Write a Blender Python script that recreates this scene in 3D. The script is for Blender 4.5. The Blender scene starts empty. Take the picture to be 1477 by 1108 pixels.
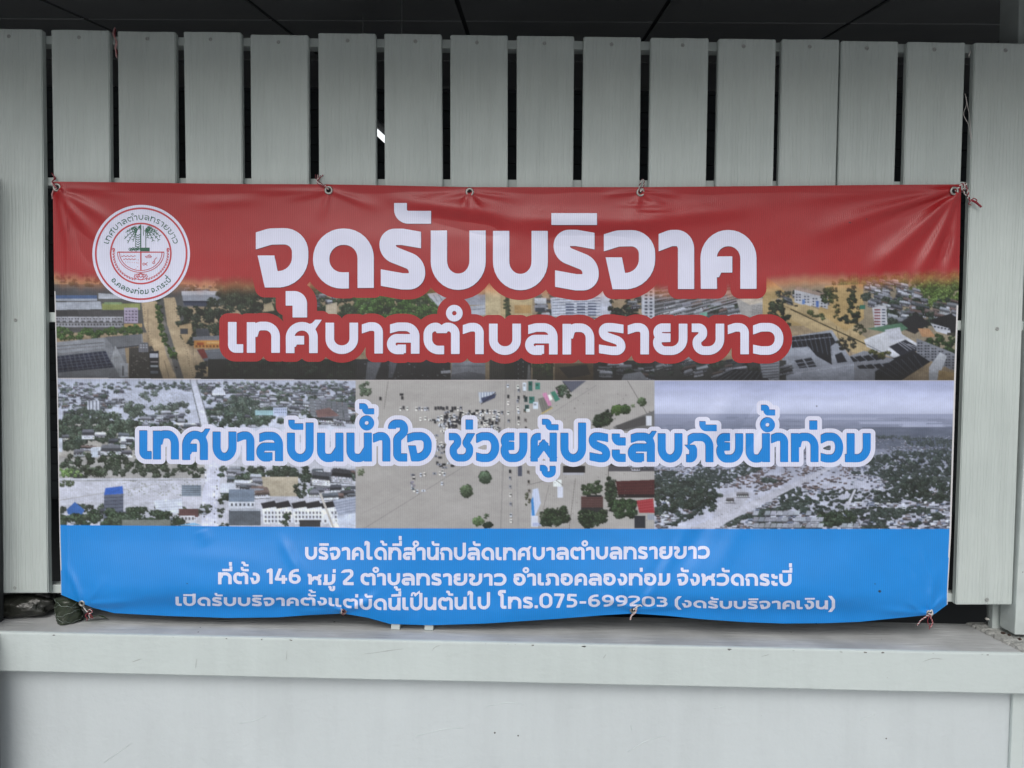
import bpy, math, random
import numpy as np
from math import radians as rad

sc = bpy.context.scene
col = sc.collection
random.seed(7)
rng = np.random.default_rng(11)

# ------------------------------------------------------------------ camera
F = 1067.0                       # focal length in photo pixels (photo 1477 x 1108)
CAM = np.array([0.0, -1.97, 0.0])
PITCH, YAW, ROLL = 2.15, 1.05, 0.80
cam = bpy.data.cameras.new("camera")
cam.sensor_width = 36.0
cam.lens = F / 1477 * 36.0
cam.clip_start = 0.05
cam.clip_end = 2000
cam_o = bpy.data.objects.new("camera", cam)
col.objects.link(cam_o)
from mathutils import Matrix, Vector
Rm = (Matrix.Rotation(rad(YAW), 3, 'Z') @ Matrix.Rotation(rad(90 - PITCH), 3, 'X') @ Matrix.Rotation(rad(ROLL), 3, 'Z'))
cam_o.matrix_world = Matrix.Translation(CAM) @ Rm.to_4x4()
sc.camera = cam_o
RN = np.array(Rm)

def U(px, py, Y=0.0):
    """points of the vertical plane y=Y that the photo shows at px,py"""
    px = np.asarray(px, float); py = np.asarray(py, float)
    d = np.stack([(px - 738.5) / F, -(py - 554.0) / F, -np.ones_like(px)], -1) @ RN.T
    t = (Y - CAM[1]) / d[..., 1]
    return CAM + d * t[..., None]

# ------------------------------------------------------------------ world, sun, exposure
SUN_EL, SUN_AZ = 44.0, 12.0      # sun behind the camera, a little to the left
w = bpy.data.worlds.new("World"); sc.world = w; w.use_nodes = True
nt = w.node_tree; bg = nt.nodes['Background']
sky = nt.nodes.new('ShaderNodeTexSky'); sky.sky_type = 'NISHITA'; sky.sun_disc = False
sky.sun_elevation = rad(SUN_EL); sky.sun_rotation = rad(180 + SUN_AZ)
sky.air_density = 1.0; sky.dust_density = 4.0; sky.ozone_density = 1.0
hs = nt.nodes.new('ShaderNodeHueSaturation'); hs.inputs['Saturation'].default_value = 0.36
nt.links.new(sky.outputs[0], hs.inputs['Color']); nt.links.new(hs.outputs[0], bg.inputs[0])
bg.inputs[1].default_value = 0.125
sl = bpy.data.lights.new("sun", 'SUN'); sl.energy = 0.6; sl.angle = rad(28); sl.color = (1.0, 0.985, 0.965)
so = bpy.data.objects.new("sun", sl); col.objects.link(so)
so.rotation_euler = (rad(90 - SUN_EL), 0, rad(SUN_AZ) * -1)
sc.view_settings.view_transform = 'Standard'; sc.view_settings.look = 'None'
sc.view_settings.gamma = 1.0; sc.view_settings.use_curve_mapping = False
sc.view_settings.exposure = 0.04

# ------------------------------------------------------------------ helpers
def lin(c):
    c = np.asarray(c, float) / 255.0
    return np.where(c <= 0.04045, c / 12.92, ((c + 0.055) / 1.055) ** 2.4)

def mat(name, rgb, rough=0.6, spec=0.5, metal=0.0, bump=None, var=0.0, varscale=3.0, **kw):
    m = bpy.data.materials.new(name); m.use_nodes = True
    n = m.node_tree.nodes; l = m.node_tree.links; p = n['Principled BSDF']
    p.inputs['Base Color'].default_value = (*rgb, 1)
    p.inputs['Roughness'].default_value = rough
    p.inputs['Specular IOR Level'].default_value = spec
    p.inputs['Metallic'].default_value = metal
    tc = n.new('ShaderNodeTexCoord')
    m['tc'] = 0
    if var:
        no = n.new('ShaderNodeTexNoise'); no.inputs['Scale'].default_value = varscale; no.inputs['Detail'].default_value = 6
        l.new(tc.outputs['Object'], no.inputs['Vector'])
        mx = n.new('ShaderNodeMixRGB'); mx.blend_type = 'MULTIPLY'; mx.inputs[0].default_value = 1
        mx.inputs[1].default_value = (*rgb, 1)
        cr = n.new('ShaderNodeValToRGB'); cr.color_ramp.elements[0].position = 0.3; cr.color_ramp.elements[1].position = 0.7
        a = 1 - var
        cr.color_ramp.elements[0].color = (a, a, a, 1); cr.color_ramp.elements[1].color = (1, 1, 1, 1)
        l.new(no.outputs[0], cr.inputs[0]); l.new(cr.outputs[0], mx.inputs[2]); l.new(mx.outputs[0], p.inputs['Base Color'])
    if bump:
        (sx, sy, sz), strength, dist = bump
        mp = n.new('ShaderNodeMapping'); mp.inputs['Scale'].default_value = (sx, sy, sz)
        l.new(tc.outputs['Object'], mp.inputs[0])
        nb = n.new('ShaderNodeTexNoise'); nb.inputs['Scale'].default_value = 1; nb.inputs['Detail'].default_value = 5
        l.new(mp.outputs[0], nb.inputs['Vector'])
        b = n.new('ShaderNodeBump'); b.inputs['Strength'].default_value = strength; b.inputs['Distance'].default_value = dist
        l.new(nb.outputs[0], b.inputs['Height']); l.new(b.outputs[0], p.inputs['Normal'])
    return m

def mesh(name, V, Fc, m=None, parent=None, smooth=False):
    me = bpy.data.meshes.new(name)
    me.from_pydata([tuple(map(float, v)) for v in V], [], Fc)
    if m: me.materials.append(m)
    if smooth: me.polygons.foreach_set('use_smooth', [True] * len(me.polygons))
    me.update()
    o = bpy.data.objects.new(name, me); col.objects.link(o)
    if parent: o.parent = parent
    return o

def tag(o, label=None, cat=None, group=None, kind=None):
    if label: o['label'] = label
    if cat: o['category'] = cat
    if group: o['group'] = group
    if kind: o['kind'] = kind
    return o

def empty(name, loc=(0, 0, 0)):
    o = bpy.data.objects.new(name, None); o.location = loc; o.empty_display_size = 0.05; col.objects.link(o); return o

def child(o, parent):
    o.parent = parent
    o.matrix_parent_inverse = Matrix.Translation(-Vector(parent.location))
    return o

def hexa(name, c, m, parent=None, bev=0.0):
    """a box from eight corners: bottom 4 counter-clockwise, top 4; bevelled edges"""
    Fc = [(0, 3, 2, 1), (4, 5, 6, 7), (0, 1, 5, 4), (1, 2, 6, 5), (2, 3, 7, 6), (3, 0, 4, 7)]
    o = mesh(name, c, Fc, m)
    if bev:
        import bmesh
        bm = bmesh.new(); bm.from_mesh(o.data)
        bmesh.ops.bevel(bm, geom=bm.edges[:], offset=bev, segments=2, affect='EDGES', profile=0.6)
        bm.to_mesh(o.data); bm.free()
    if parent: child(o, parent)
    return o

def box(name, x0, x1, y0, y1, z0, z1, m, parent=None, bev=0.0):
    return hexa(name, [(x0, y0, z0), (x1, y0, z0), (x1, y1, z0), (x0, y1, z0),
                       (x0, y0, z1), (x1, y0, z1), (x1, y1, z1), (x0, y1, z1)], m, parent, bev)

def tube(name, pts, r, m, parent=None, n=8, twist=None):
    pts = [Vector(p) for p in pts]; V = []; Fc = []
    for i, p in enumerate(pts):
        t = (pts[min(i + 1, len(pts) - 1)] - pts[max(i - 1, 0)]).normalized()
        a = t.orthogonal().normalized(); b = t.cross(a)
        if i and V:
            # keep the frame from flipping
            a = (pa - t * pa.dot(t)).normalized(); b = t.cross(a)
        pa = a
        for k in range(n):
            an = 2 * math.pi * k / n
            V.append(p + (a * math.cos(an) + b * math.sin(an)) * r)
    for i in range(len(pts) - 1):
        for k in range(n):
            Fc.append((i * n + k, i * n + (k + 1) % n, (i + 1) * n + (k + 1) % n, (i + 1) * n + k))
    Fc.append(tuple(range(n))[::-1]); Fc.append(tuple((len(pts) - 1) * n + k for k in range(n)))
    o = mesh(name, V, Fc, m, smooth=True)
    if parent: child(o, parent)
    return o

def smoothpath(pts, k=6):
    P = [Vector(p) for p in pts]; out = []
    for i in range(len(P) - 1):
        p0 = P[max(i - 1, 0)]; p1 = P[i]; p2 = P[i + 1]; p3 = P[min(i + 2, len(P) - 1)]
        for j in range(k):
            t = j / k
            out.append(0.5 * ((2 * p1) + (p2 - p0) * t + (2 * p0 - 5 * p1 + 4 * p2 - p3) * t * t + (3 * p1 - p0 - 3 * p2 + p3) * t ** 3))
    out.append(P[-1]); return out
# ------------------------------------------------------------------ building shell
ZG = -1.50                                         # ground
FRONT = -0.085                                     # front face of the sill
zt = float(U(738, 927.0, FRONT)[2])                # top of the sill
zb = float(U(738, 985.0, FRONT)[2])

m_ground = mat('concrete_ground', (0.66, 0.66, 0.65), 0.9, 0.2, var=0.25, varscale=2.0)
m_roof = mat('roof_sheet', (0.10, 0.105, 0.11), 0.8, 0.2)
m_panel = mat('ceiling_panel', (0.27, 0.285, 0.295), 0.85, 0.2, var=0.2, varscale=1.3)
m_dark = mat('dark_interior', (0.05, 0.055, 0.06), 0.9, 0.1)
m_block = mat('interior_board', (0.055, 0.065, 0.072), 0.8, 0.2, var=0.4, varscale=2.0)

g = mesh('ground', [(-60, -80, ZG), (60, -80, ZG), (60, 0.0, ZG), (-60, 0.0, ZG)], [(0, 1, 2, 3)], m_ground)
tag(g, kind='structure')
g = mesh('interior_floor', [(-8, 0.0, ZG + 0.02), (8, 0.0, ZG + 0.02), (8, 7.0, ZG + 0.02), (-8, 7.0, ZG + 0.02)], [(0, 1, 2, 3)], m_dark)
tag(g, kind='structure')

# lean-to roof and its panelled ceiling, rising away from the camera
H0, HS = 1.203, 0.187                              # height at camera distance 0, slope
ROOF_FRONT = -0.41                                  # distance of the eave behind the wall plane
def ceil_z(y): return H0 + HS * (y - CAM[1])
ceiling = empty('ceiling', (0, 0, ceil_z(0))); tag(ceiling, kind='structure')
y0, y1 = ROOF_FRONT, 7.0
hexa('roof_sheet', [(-8, y0, ceil_z(y0) + .015), (8, y0, ceil_z(y0) + .015), (8, y1, ceil_z(y1) + .015), (-8, y1, ceil_z(y1) + .015),
                    (-8, y0, ceil_z(y0) + .06), (8, y0, ceil_z(y0) + .06), (8, y1, ceil_z(y1) + .06), (-8, y1, ceil_z(y1) + .06)], m_roof, ceiling)
def ceil_at(px, py):
    d = RN @ np.array([(px - 738.5) / F, -(py - 554) / F, -1.0])
    t = H0 / (d[2] - HS * d[1]); return CAM + d * t
sx = ceil_at(659, 2)[0]; sy = ceil_at(700, 31)[1]
sp = 1.19
proto = None
for j in range(-1, 3):
    for i in range(-5, 5):
        xa, ya = sx + i * sp, sy + j * sp
        if proto is None:
            c = []
            for dz in (0, .012):
                c += [(.014, .012, HS * .012 + dz), (sp - .014, .012, HS * .012 + dz), (sp - .014, sp - .012, HS * (sp - .012) + dz), (.014, sp - .012, HS * (sp - .012) + dz)]
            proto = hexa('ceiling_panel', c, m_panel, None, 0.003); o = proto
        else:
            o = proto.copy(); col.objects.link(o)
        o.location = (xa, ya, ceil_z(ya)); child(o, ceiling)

EAVE = -0.44
ez = float(U(738, 1.5, EAVE)[2])
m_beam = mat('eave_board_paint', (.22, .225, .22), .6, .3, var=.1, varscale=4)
eA, eB = U(-1500, -62.0, EAVE), U(3000, -30.0, EAVE); et = ceil_z(EAVE) + .10
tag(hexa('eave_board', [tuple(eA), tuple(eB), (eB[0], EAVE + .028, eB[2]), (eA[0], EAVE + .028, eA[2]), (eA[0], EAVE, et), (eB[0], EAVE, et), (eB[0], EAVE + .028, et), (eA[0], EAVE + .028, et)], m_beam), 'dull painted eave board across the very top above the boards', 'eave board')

# far wall of horizontal boards and side walls inside
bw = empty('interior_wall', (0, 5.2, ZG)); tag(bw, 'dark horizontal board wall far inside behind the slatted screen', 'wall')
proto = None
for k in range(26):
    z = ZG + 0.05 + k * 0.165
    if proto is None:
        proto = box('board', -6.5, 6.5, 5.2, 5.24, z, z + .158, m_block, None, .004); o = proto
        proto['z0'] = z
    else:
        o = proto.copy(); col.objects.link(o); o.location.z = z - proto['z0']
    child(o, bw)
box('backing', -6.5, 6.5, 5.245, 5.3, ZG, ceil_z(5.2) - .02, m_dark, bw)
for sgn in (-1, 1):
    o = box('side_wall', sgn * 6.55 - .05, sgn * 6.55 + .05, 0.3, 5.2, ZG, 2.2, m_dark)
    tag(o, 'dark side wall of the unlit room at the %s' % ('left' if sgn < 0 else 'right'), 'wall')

# masonry base wall, sill and pilaster
def paint(name, rgb, stip=(90, 90, 90), st=0.25, dist=.004, var=.06, rough=.55):
    return mat(name, rgb, rough, 0.35, bump=(stip, st, dist), var=var, varscale=2.2)
m_wall = paint('painted_plaster', (0.56, 0.615, 0.635), (60, 60, 60), .38, .004)
m_sillf = paint('painted_render', (0.545, 0.612, 0.608), (42, 42, 60), .4, .004)

def dirty(m, scale, thr, dark, flecks=True):
    """scattered dirt specks with a shape of their own"""
    n = m.node_tree.nodes; l = m.node_tree.links; p = n['Principled BSDF']
    src = p.inputs['Base Color'].links[0].from_socket
    tc = [x for x in n if x.type == 'TEX_COORD'][0]
    v = n.new('ShaderNodeTexVoronoi'); v.inputs['Scale'].default_value = scale; v.inputs['Randomness'].default_value = 1
    l.new(tc.outputs['Object'], v.inputs['Vector'])
    noz = n.new('ShaderNodeTexNoise'); noz.inputs['Scale'].default_value = scale * .35; noz.inputs['Detail'].default_value = 2
    l.new(tc.outputs['Object'], noz.inputs['Vector'])
    # speck radius follows the noise, so only some cells carry a speck
    ma = n.new('ShaderNodeMath'); ma.operation = 'MULTIPLY_ADD'; ma.inputs[1].default_value = .45; ma.inputs[2].default_value = -thr
    l.new(noz.outputs[0], ma.inputs[0])
    lt = n.new('ShaderNodeMath'); lt.operation = 'LESS_THAN'; l.new(v.outputs['Distance'], lt.inputs[0]); l.new(ma.outputs[0], lt.inputs[1])
    mx = n.new('ShaderNodeMixRGB'); mx.inputs[2].default_value = (*dark, 1)
    l.new(lt.outputs[0], mx.inputs[0]); l.new(src, mx.inputs[1]); l.new(mx.outputs[0], p.inputs['Base Color'])
def streaks(m, amt=.10):
    """faint rain runs and grime in the paint"""
    n = m.node_tree.nodes; l = m.node_tree.links; p = n['Principled BSDF']; src = p.inputs['Base Color'].links[0].from_socket
    tc = [x for x in n if x.type == 'TEX_COORD'][0]; mp = n.new('ShaderNodeMapping'); mp.inputs['Scale'].default_value = (16, 16, 1.6); l.new(tc.outputs['Object'], mp.inputs[0])
    a = n.new('ShaderNodeTexNoise'); a.inputs['Scale'].default_value = 1; a.inputs['Detail'].default_value = 7; a.inputs['Roughness'].default_value = .65; l.new(mp.outputs[0], a.inputs['Vector'])
    b = n.new('ShaderNodeTexNoise'); b.inputs['Scale'].default_value = 3.1; b.inputs['Detail'].default_value = 8; b.inputs['Roughness'].default_value = .7; l.new(tc.outputs['Object'], b.inputs['Vector'])
    s = n.new('ShaderNodeMath'); s.operation = 'ADD'; l.new(a.outputs[0], s.inputs[0]); l.new(b.outputs[0], s.inputs[1])
    r = n.new('ShaderNodeMapRange'); r.inputs['From Min'].default_value = .78; r.inputs['From Max'].default_value = 1.08; r.inputs['To Min'].default_value = 1 - amt; l.new(s.outputs[0], r.inputs[0])
    v = n.new('ShaderNodeVectorMath'); v.operation = 'SCALE'; l.new(src, v.inputs[0]); l.new(r.outputs[0], v.inputs['Scale']); l.new(v.outputs[0], p.inputs['Base Color'])
streaks(m_wall, .05); streaks(m_sillf, .06)
dirty(m_wall, 24, .262, (.12, .12, .12))
dirty(m_sillf, 30, .258, (.16, .16, .15))

m_sillt = mat('weathered_sill_top', (0.56, 0.58, 0.585), .75, .3, bump=((14, 90, 40), .6, .005), var=.35, varscale=7)
dirty(m_sillt, 22, .21, (.07, .07, .065))

XR = float(U(1466, 985, FRONT)[0])
sill = empty('window_sill', (0, FRONT, zt)); tag(sill, 'long pale painted ledge with grey weathered top under the banner', 'sill')
# front band, subdivided with slightly uneven edges
def band(name, x0, x1, zlo, zhi, y, yb, m, parent, n=140, amp=.0012):
    V = []; Fc = []
    xs = np.linspace(x0, x1, n)
    r1 = np.cumsum(rng.normal(0, 1, n)); r1 -= np.linspace(r1[0], r1[-1], n); r1 = r1 / (np.abs(r1).max() + 1e-6) * amp
    r2 = np.cumsum(rng.normal(0, 1, n)); r2 -= np.linspace(r2[0], r2[-1], n); r2 = r2 / (np.abs(r2).max() + 1e-6) * amp
    e = .005
    for i, x in enumerate(xs):
        a, b = r1[i], r2[i]
        ring = [(yb, zhi), (y + e + a, zhi), (y + e * .3 + a, zhi - e * .3 + b * .5), (y + a * .5, zhi - e), (y + b * .5, zlo + e * .6 + b), (y + e * .5, zlo + b), (yb, zlo)]
        for (yy, zz) in ring: V.append((x, yy, zz))
    k = 7
    for i in range(n - 1):
        for j in range(k):
            Fc.append((i * k + j, i * k + (j + 1) % k, (i + 1) * k + (j + 1) % k, (i + 1) * k + j))
    Fc.append(tuple(range(k))); Fc.append(tuple((n - 1) * k + j for j in range(k))[::-1])
    o = mesh(name, V, Fc, m)
    child(o, parent); return o
band('front_band', -3.2, 3.2, zb, zt, FRONT, FRONT + .009, m_sillf, sill)
box('top_slab', -3.2, 3.2, FRONT + .0095, 0.125, zb + .01, zt - .0006, m_sillt, sill, .002)
WALLY = FRONT + 0.042
bwall = tag(box('base_wall', -3.2, 3.2, WALLY, WALLY + .12, ZG, zb - .001, m_wall), 'pale blue grey plastered wall below the ledge', 'wall')
xa = float(U(1455, 1050, WALLY)[0]); xb = float(U(1473, 1050, WALLY)[0])
tag(box('pilaster', xa, xb, WALLY - .012, WALLY - .001, ZG, zb - .002, m_sillf, None, .003), 'narrow raised painted strip at the right end of the plastered wall', 'pilaster')

# ------------------------------------------------------------------ slatted screen
m_wood = bpy.data.materials.new('painted_wood'); m_wood.use_nodes = True
n = m_wood.node_tree.nodes; l = m_wood.node_tree.links; p = n['Principled BSDF']
p.inputs['Roughness'].default_value = .5; p.inputs['Specular IOR Level'].default_value = .35
tc = n.new('ShaderNodeTexCoord'); oi = n.new('ShaderNodeObjectInfo')
ad = n.new('ShaderNodeVectorMath'); ad.operation = 'ADD'
cx = n.new('ShaderNodeCombineXYZ'); mm = n.new('ShaderNodeMath'); mm.operation = 'MULTIPLY'; mm.inputs[1].default_value = 37
l.new(oi.outputs['Random'], mm.inputs[0]); l.new(mm.outputs[0], cx.inputs[0]); l.new(mm.outputs[0], cx.inputs[2])
l.new(tc.outputs['Object'], ad.inputs[0]); l.new(cx.outputs[0], ad.inputs[1])
mp = n.new('ShaderNodeMapping'); mp.inputs['Scale'].default_value = (1, 1, .07); l.new(ad.outputs[0], mp.inputs[0])
wv = n.new('ShaderNodeTexWave'); wv.wave_type = 'BANDS'; wv.bands_direction = 'X'
wv.inputs['Scale'].default_value = 34; wv.inputs['Distortion'].default_value = 9; wv.inputs['Detail'].default_value = 3; wv.inputs['Detail Scale'].default_value = 2.2
l.new(mp.outputs[0], wv.inputs['Vector'])
mp2 = n.new('ShaderNodeMapping'); mp2.inputs['Scale'].default_value = (260, 260, 9); l.new(ad.outputs[0], mp2.inputs[0])
fn = n.new('ShaderNodeTexNoise'); fn.inputs['Scale'].default_value = 1; fn.inputs['Detail'].default_value = 4; l.new(mp2.outputs[0], fn.inputs['Vector'])
sm = n.new('ShaderNodeMath'); sm.operation = 'ADD'; l.new(wv.outputs['Fac'], sm.inputs[0]); l.new(fn.outputs[0], sm.inputs[1])
bp = n.new('ShaderNodeBump'); bp.inputs['Strength'].default_value = .42; bp.inputs['Distance'].default_value = .0016
l.new(sm.outputs[0], bp.inputs['Height']); l.new(bp.outputs[0], p.inputs['Normal'])
nz = n.new('ShaderNodeTexNoise'); nz.inputs['Scale'].default_value = 5; nz.inputs['Detail'].default_value = 5; l.new(ad.outputs[0], nz.inputs['Vector'])
cr = n.new('ShaderNodeValToRGB'); cr.color_ramp.elements[0].position = .3; cr.color_ramp.elements[1].position = .7
cr.color_ramp.elements[0].color = (.475, .535, .520, 1); cr.color_ramp.elements[1].color = (.535, .597, .580, 1)
l.new(nz.outputs[0], cr.inputs[0])
tone = n.new('ShaderNodeMapRange'); tone.inputs['To Min'].default_value = .93; tone.inputs['To Max'].default_value = 1.04; l.new(oi.outputs['Random'], tone.inputs[0])
mps = n.new('ShaderNodeMapping'); mps.inputs['Scale'].default_value = (38, 38, 2.2); l.new(ad.outputs[0], mps.inputs[0])
st_ = n.new('ShaderNodeTexNoise'); st_.inputs['Scale'].default_value = 1; st_.inputs['Detail'].default_value = 4; l.new(mps.outputs[0], st_.inputs['Vector'])
sr = n.new('ShaderNodeMapRange'); sr.inputs['From Min'].default_value = .36; sr.inputs['From Max'].default_value = .56; sr.inputs['To Min'].default_value = .955; l.new(st_.outputs[0], sr.inputs[0])
tm = n.new('ShaderNodeMath'); tm.operation = 'MULTIPLY'; l.new(tone.outputs[0], tm.inputs[0]); l.new(sr.outputs[0], tm.inputs[1])
tv = n.new('ShaderNodeVectorMath'); tv.operation = 'SCALE'; l.new(cr.outputs[0], tv.inputs[0]); l.new(tm.outputs[0], tv.inputs['Scale']); l.new(tv.outputs[0], p.inputs['Base Color'])
dirty(m_wood, 34, .262, (.16, .15, .13))
m_screw = mat('painted_screw', (.30, .32, .31), .5, .4)

SL = [  # top-left x, top-right x, top y, low-left x, low-right x at y 265
 (-24.0, 59.5, 41, -17.5, 63.2), (73.1, 156.7, 42.5, 77.2, 159.1), (168.9, 252.2, 44.5, 171.6, 253.9), (264.4, 347.3, 45.4, 267.4, 349.4),
 (360.9, 444.1, 49.5, 362.6, 445.5), (458.7, 541.6, 47.2, 459.7, 542.3), (554.1, 636.7, 48.2, 554.8, 638.1), (649.3, 732.2, 50, 649.3, 731.9),
 (745.4, 828.3, 51.2, 745.1, 826.6), (841.9, 924.8, 52.6, 839.2, 922.4), (938.7, 1022.4, 54, 935.7, 1018.3), (1036.6, 1119.5, 55.5, 1032.2, 1115.1),
 (1128.3, 1211.3, 56, 1122.9, 1205.5), (1213.6, 1296.2, 58.5, 1208.2, 1290.1), (1309.1, 1393.0, 60, 1303.7, 1385.9), (1405.9, 1489, 61.3, 1398.2, 1481.6)]
screen = empty('slatted_screen', (0, 0, zt)); tag(screen, 'pale grey vertical board screen standing on the ledge behind the banner', 'fence')
TH = .020
import bmesh
def slat(xl, xr, yt, xl2, xr2, i):
    yb = 855.5 + (xl2 + 20) * .0118
    k = (yb - yt) / (265 - yt)
    bl, br = xl + (xl2 - xl) * k, xr + (xr2 - xr) * k
    if i == 0: bl, br = -12, 69.6
    if i == 15: bl, br, yb = 1378.8, 1460.2, 872.6
    nz_ = 22; nx = 5; V = []; Fc = []
    cup = random.uniform(-.0012, .0012); ph = random.uniform(0, 6)
    for a in range(nz_ + 1):
        t = a / nz_
        wob = .9 * math.sin(ph + t * 5) * t * (1 - t)
        for b in range(nx + 1):
            s = b / nx
            tilt = (random.uniform(-.6, .6) if a in (0,) else 0)
            x = (xl + (bl - xl) * t) * (1 - s) + (xr + (br - xr) * t) * s + wob
            y = (yt + tilt * .5 + (0.9 * s if a == 0 else 0)) * (1 - t) + yb * t
            P = U(x, y, 0.0)
            P = P + np.array([0, cup * (1 - (2 * s - 1) ** 2) + .0008 * math.sin(ph + 4 * t), 0])
            V.append(P)
    m = (nx + 1)
    nf = len(V)
    V += [v + np.array([0, TH, 0]) for v in V]
    for a in range(nz_):
        for b in range(nx):
            q = a * m + b
            Fc.append((q, q + m, q + m + 1, q + 1)); Fc.append((nf + q, nf + q + 1, nf + q + m + 1, nf + q + m))
        q = a * m; Fc.append((q, nf + q, nf + q + m, q + m))
        q = a * m + nx; Fc.append((q, q + m, nf + q + m, nf + q))
    for b in range(nx):
        Fc.append((b, b + 1, nf + b + 1, nf + b)); q = nz_ * m + b; Fc.append((q, nf + q, nf + q + 1, q + 1))
    o = mesh('board', V, Fc, m_wood)
    bm = bmesh.new(); bm.from_mesh(o.data)
    ed = [e for e in bm.edges if len(e.link_faces) == 2 and e.calc_face_angle(0) > 1.0]
    bmesh.ops.bevel(bm, geom=ed, offset=.0022, segments=2, affect='EDGES')
    bmesh.ops.recalc_face_normals(bm, faces=bm.faces[:])
    bm.to_mesh(o.data); bm.free()
    child(o, screen)
    # screw heads, sunk and painted over
    for (sxp, syp) in ((.5 + random.uniform(-.07, .07), yt + 11.5), (.5 + random.uniform(-.1, .1), 462 + (xl2) * .009), (.5 + random.uniform(-.1, .1), yb - 7.5)):
        t = (syp - yt) / (yb - yt)
        xx = (xl + (bl - xl) * t) * (1 - sxp) + (xr + (br - xr) * t) * sxp
        if xx < -5 or xx > 1480: continue
        c = U(xx, syp, -0.0006); r = .0052
        V = [c + np.array([r * math.cos(q), 0, r * math.sin(q)]) for q in np.linspace(0, 2 * math.pi, 13)[:-1]]
        V += [c + np.array([.75 * r * math.cos(q), -.0016, .75 * r * math.sin(q)]) for q in np.linspace(0, 2 * math.pi, 13)[:-1]]
        V += [c + np.array([.4 * r * math.cos(q), -.0010, .4 * r * math.sin(q)]) for q in np.linspace(0, 2 * math.pi, 13)[:-1]]
        V += [c + np.array([0, .0006, 0])]
        Fc = []
        for k2 in range(12):
            j2 = (k2 + 1) % 12
            Fc += [(k2, j2, 12 + j2, 12 + k2), (12 + k2, 12 + j2, 24 + j2, 24 + k2), (24 + k2, 24 + j2, 36)]
        s_ = mesh('screw', V, Fc, m_screw); s_.parent = o
    return o
for i, s in enumerate(SL): slat(*s, i)
# rails behind the boards
m_rail = mat('painted_rail', (.54, .60, .585), .5, .35, bump=((40, 40, 40), .3, .003), var=.1, varscale=9)
def rail(yl0, yl1, yr0, yr1, d0=.0205, d1=.055):
    a, b = U(-60, yl1 - .7, d0), U(1560, yr1 + 1, d0); c, d = U(-60, yl0 - .7, d0), U(1560, yr0 + 1, d0)
    D = np.array([0, d1 - d0, 0])
    hexa('rail', [a, b, b + D, a + D, c, d, d + D, c + D], m_rail, screen, .002)
rail(51, 63, 64.5, 77); rail(256, 268, 262, 274); rail(450, 464, 463, 477); rail(843, 855, 857, 869)
for (a, b) in ((567.5, 580), (615, 627.5)):
    A = U(a, 870, .0205)[0]; B = U(b, 870, .0205)[0]
    box('support_block', A, B, -.014, .05, zt + .0005, float(U(600, 869, 0)[2]), m_rail, screen, .0015)

# corner post at the right end and the dirty ledge end
m_post = mat('painted_post', (.53, .59, .58), .5, .35, bump=((30, 30, 60), .35, .004), var=.15, varscale=14)
dirty(m_post, 70, .20, (.13, .11, .09))
post = empty('corner_post', (float(U(1470, 900, .06)[0]), .06, zt)); tag(post, 'pale painted square post with chipped base at the right end of the ledge', 'post')
PX0 = float(U(1449, 895, .06)[0]); PT = float(U(1461, 10, .06)[0])
zt_top = ceil_z(.1) - .02
hexa('shaft', [(PX0, .058, zt + .001), (PX0 + .11, .058, zt + .001), (PX0 + .11, .14, zt + .001), (PX0, .14, zt + .001),
               (PT + .005, .058, zt_top), (PT + .115, .058, zt_top), (PT + .115, .14, zt_top), (PT + .005, .14, zt_top)], m_post, post, .003)
A = U(1462.5, 870, -.004)[0]
hexa('front_trim', [(A + .001, -.01, zt + .02), (A + .09, -.01, zt + .02), (A + .09, .054, zt + .02), (A + .001, .054, zt + .02),
                    (A + .03, -.01, zt_top), (A + .12, -.01, zt_top), (A + .12, .054, zt_top), (A + .03, .054, zt_top)], m_post, post, .003)
q0 = U(1430, 890, .07)[0]
box('thin_strut', q0, float(U(1447, 890, .065)[0]), .065, .085, zt + .001, float(U(1430, 868, .07)[2]), m_post, post, .002)
# raised dirty mortar fillet running in depth along the right end
V = []; Fc = []
N = 26
ya, yb2 = FRONT + .004, .12
xA = float(U(1478, 938.5, FRONT)[0]); xB = float(U(1400, 892, .10)[0])
for i in range(N):
    t = i / (N - 1); y = ya + (yb2 - ya) * t; xm = xA + (xB - xA) * t + random.uniform(-.0025, .0025)
    hh = .006 + random.uniform(-.002, .002)
    for (dx, dz) in ((0, 0), (.003, hh), (.012, hh + .002), (.25, hh + .002), (.25, 0)):
        V.append((xm + dx, y, zt + dz))
for i in range(N - 1):
    for j in range(4): Fc.append((i * 5 + j, (i + 1) * 5 + j, (i + 1) * 5 + j + 1, i * 5 + j + 1))
Fc.append((0, 1, 2, 3, 4)); Fc.append(tuple((N - 1) * 5 + j for j in (4, 3, 2, 1, 0)))
m_mort = mat('chipped_mortar', (.50, .51, .49), .9, .2, bump=((200, 200, 200), .8, .006), var=.35, varscale=60)
dirty(m_mort, 80, .165, (.06, .045, .035))
tag(mesh('mortar_edge', V, Fc, m_mort), 'rough flaking raised mortar edge at the right end of the ledge', 'mortar edge')
def crumb(px, py, r, m, Yp):
    c = U(px, py, Yp); c[2] = max(c[2], zt + r * .5)
    bm = bmesh.new(); bmesh.ops.create_icosphere(bm, subdivisions=2, radius=r)
    for v in bm.verts: v.co *= random.uniform(.65, 1.2); v.co.z *= .6
    me = bpy.data.meshes.new('paint_flake'); bm.to_mesh(me); bm.free(); me.materials.append(m)
    o = bpy.data.objects.new('paint_flake', me); o.location = c; col.objects.link(o); return o
m_flake = mat('rust_debris', (.05, .035, .028), .9, .2); m_chip = mat('paint_chip', (.5, .5, .47), .8, .3)
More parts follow.
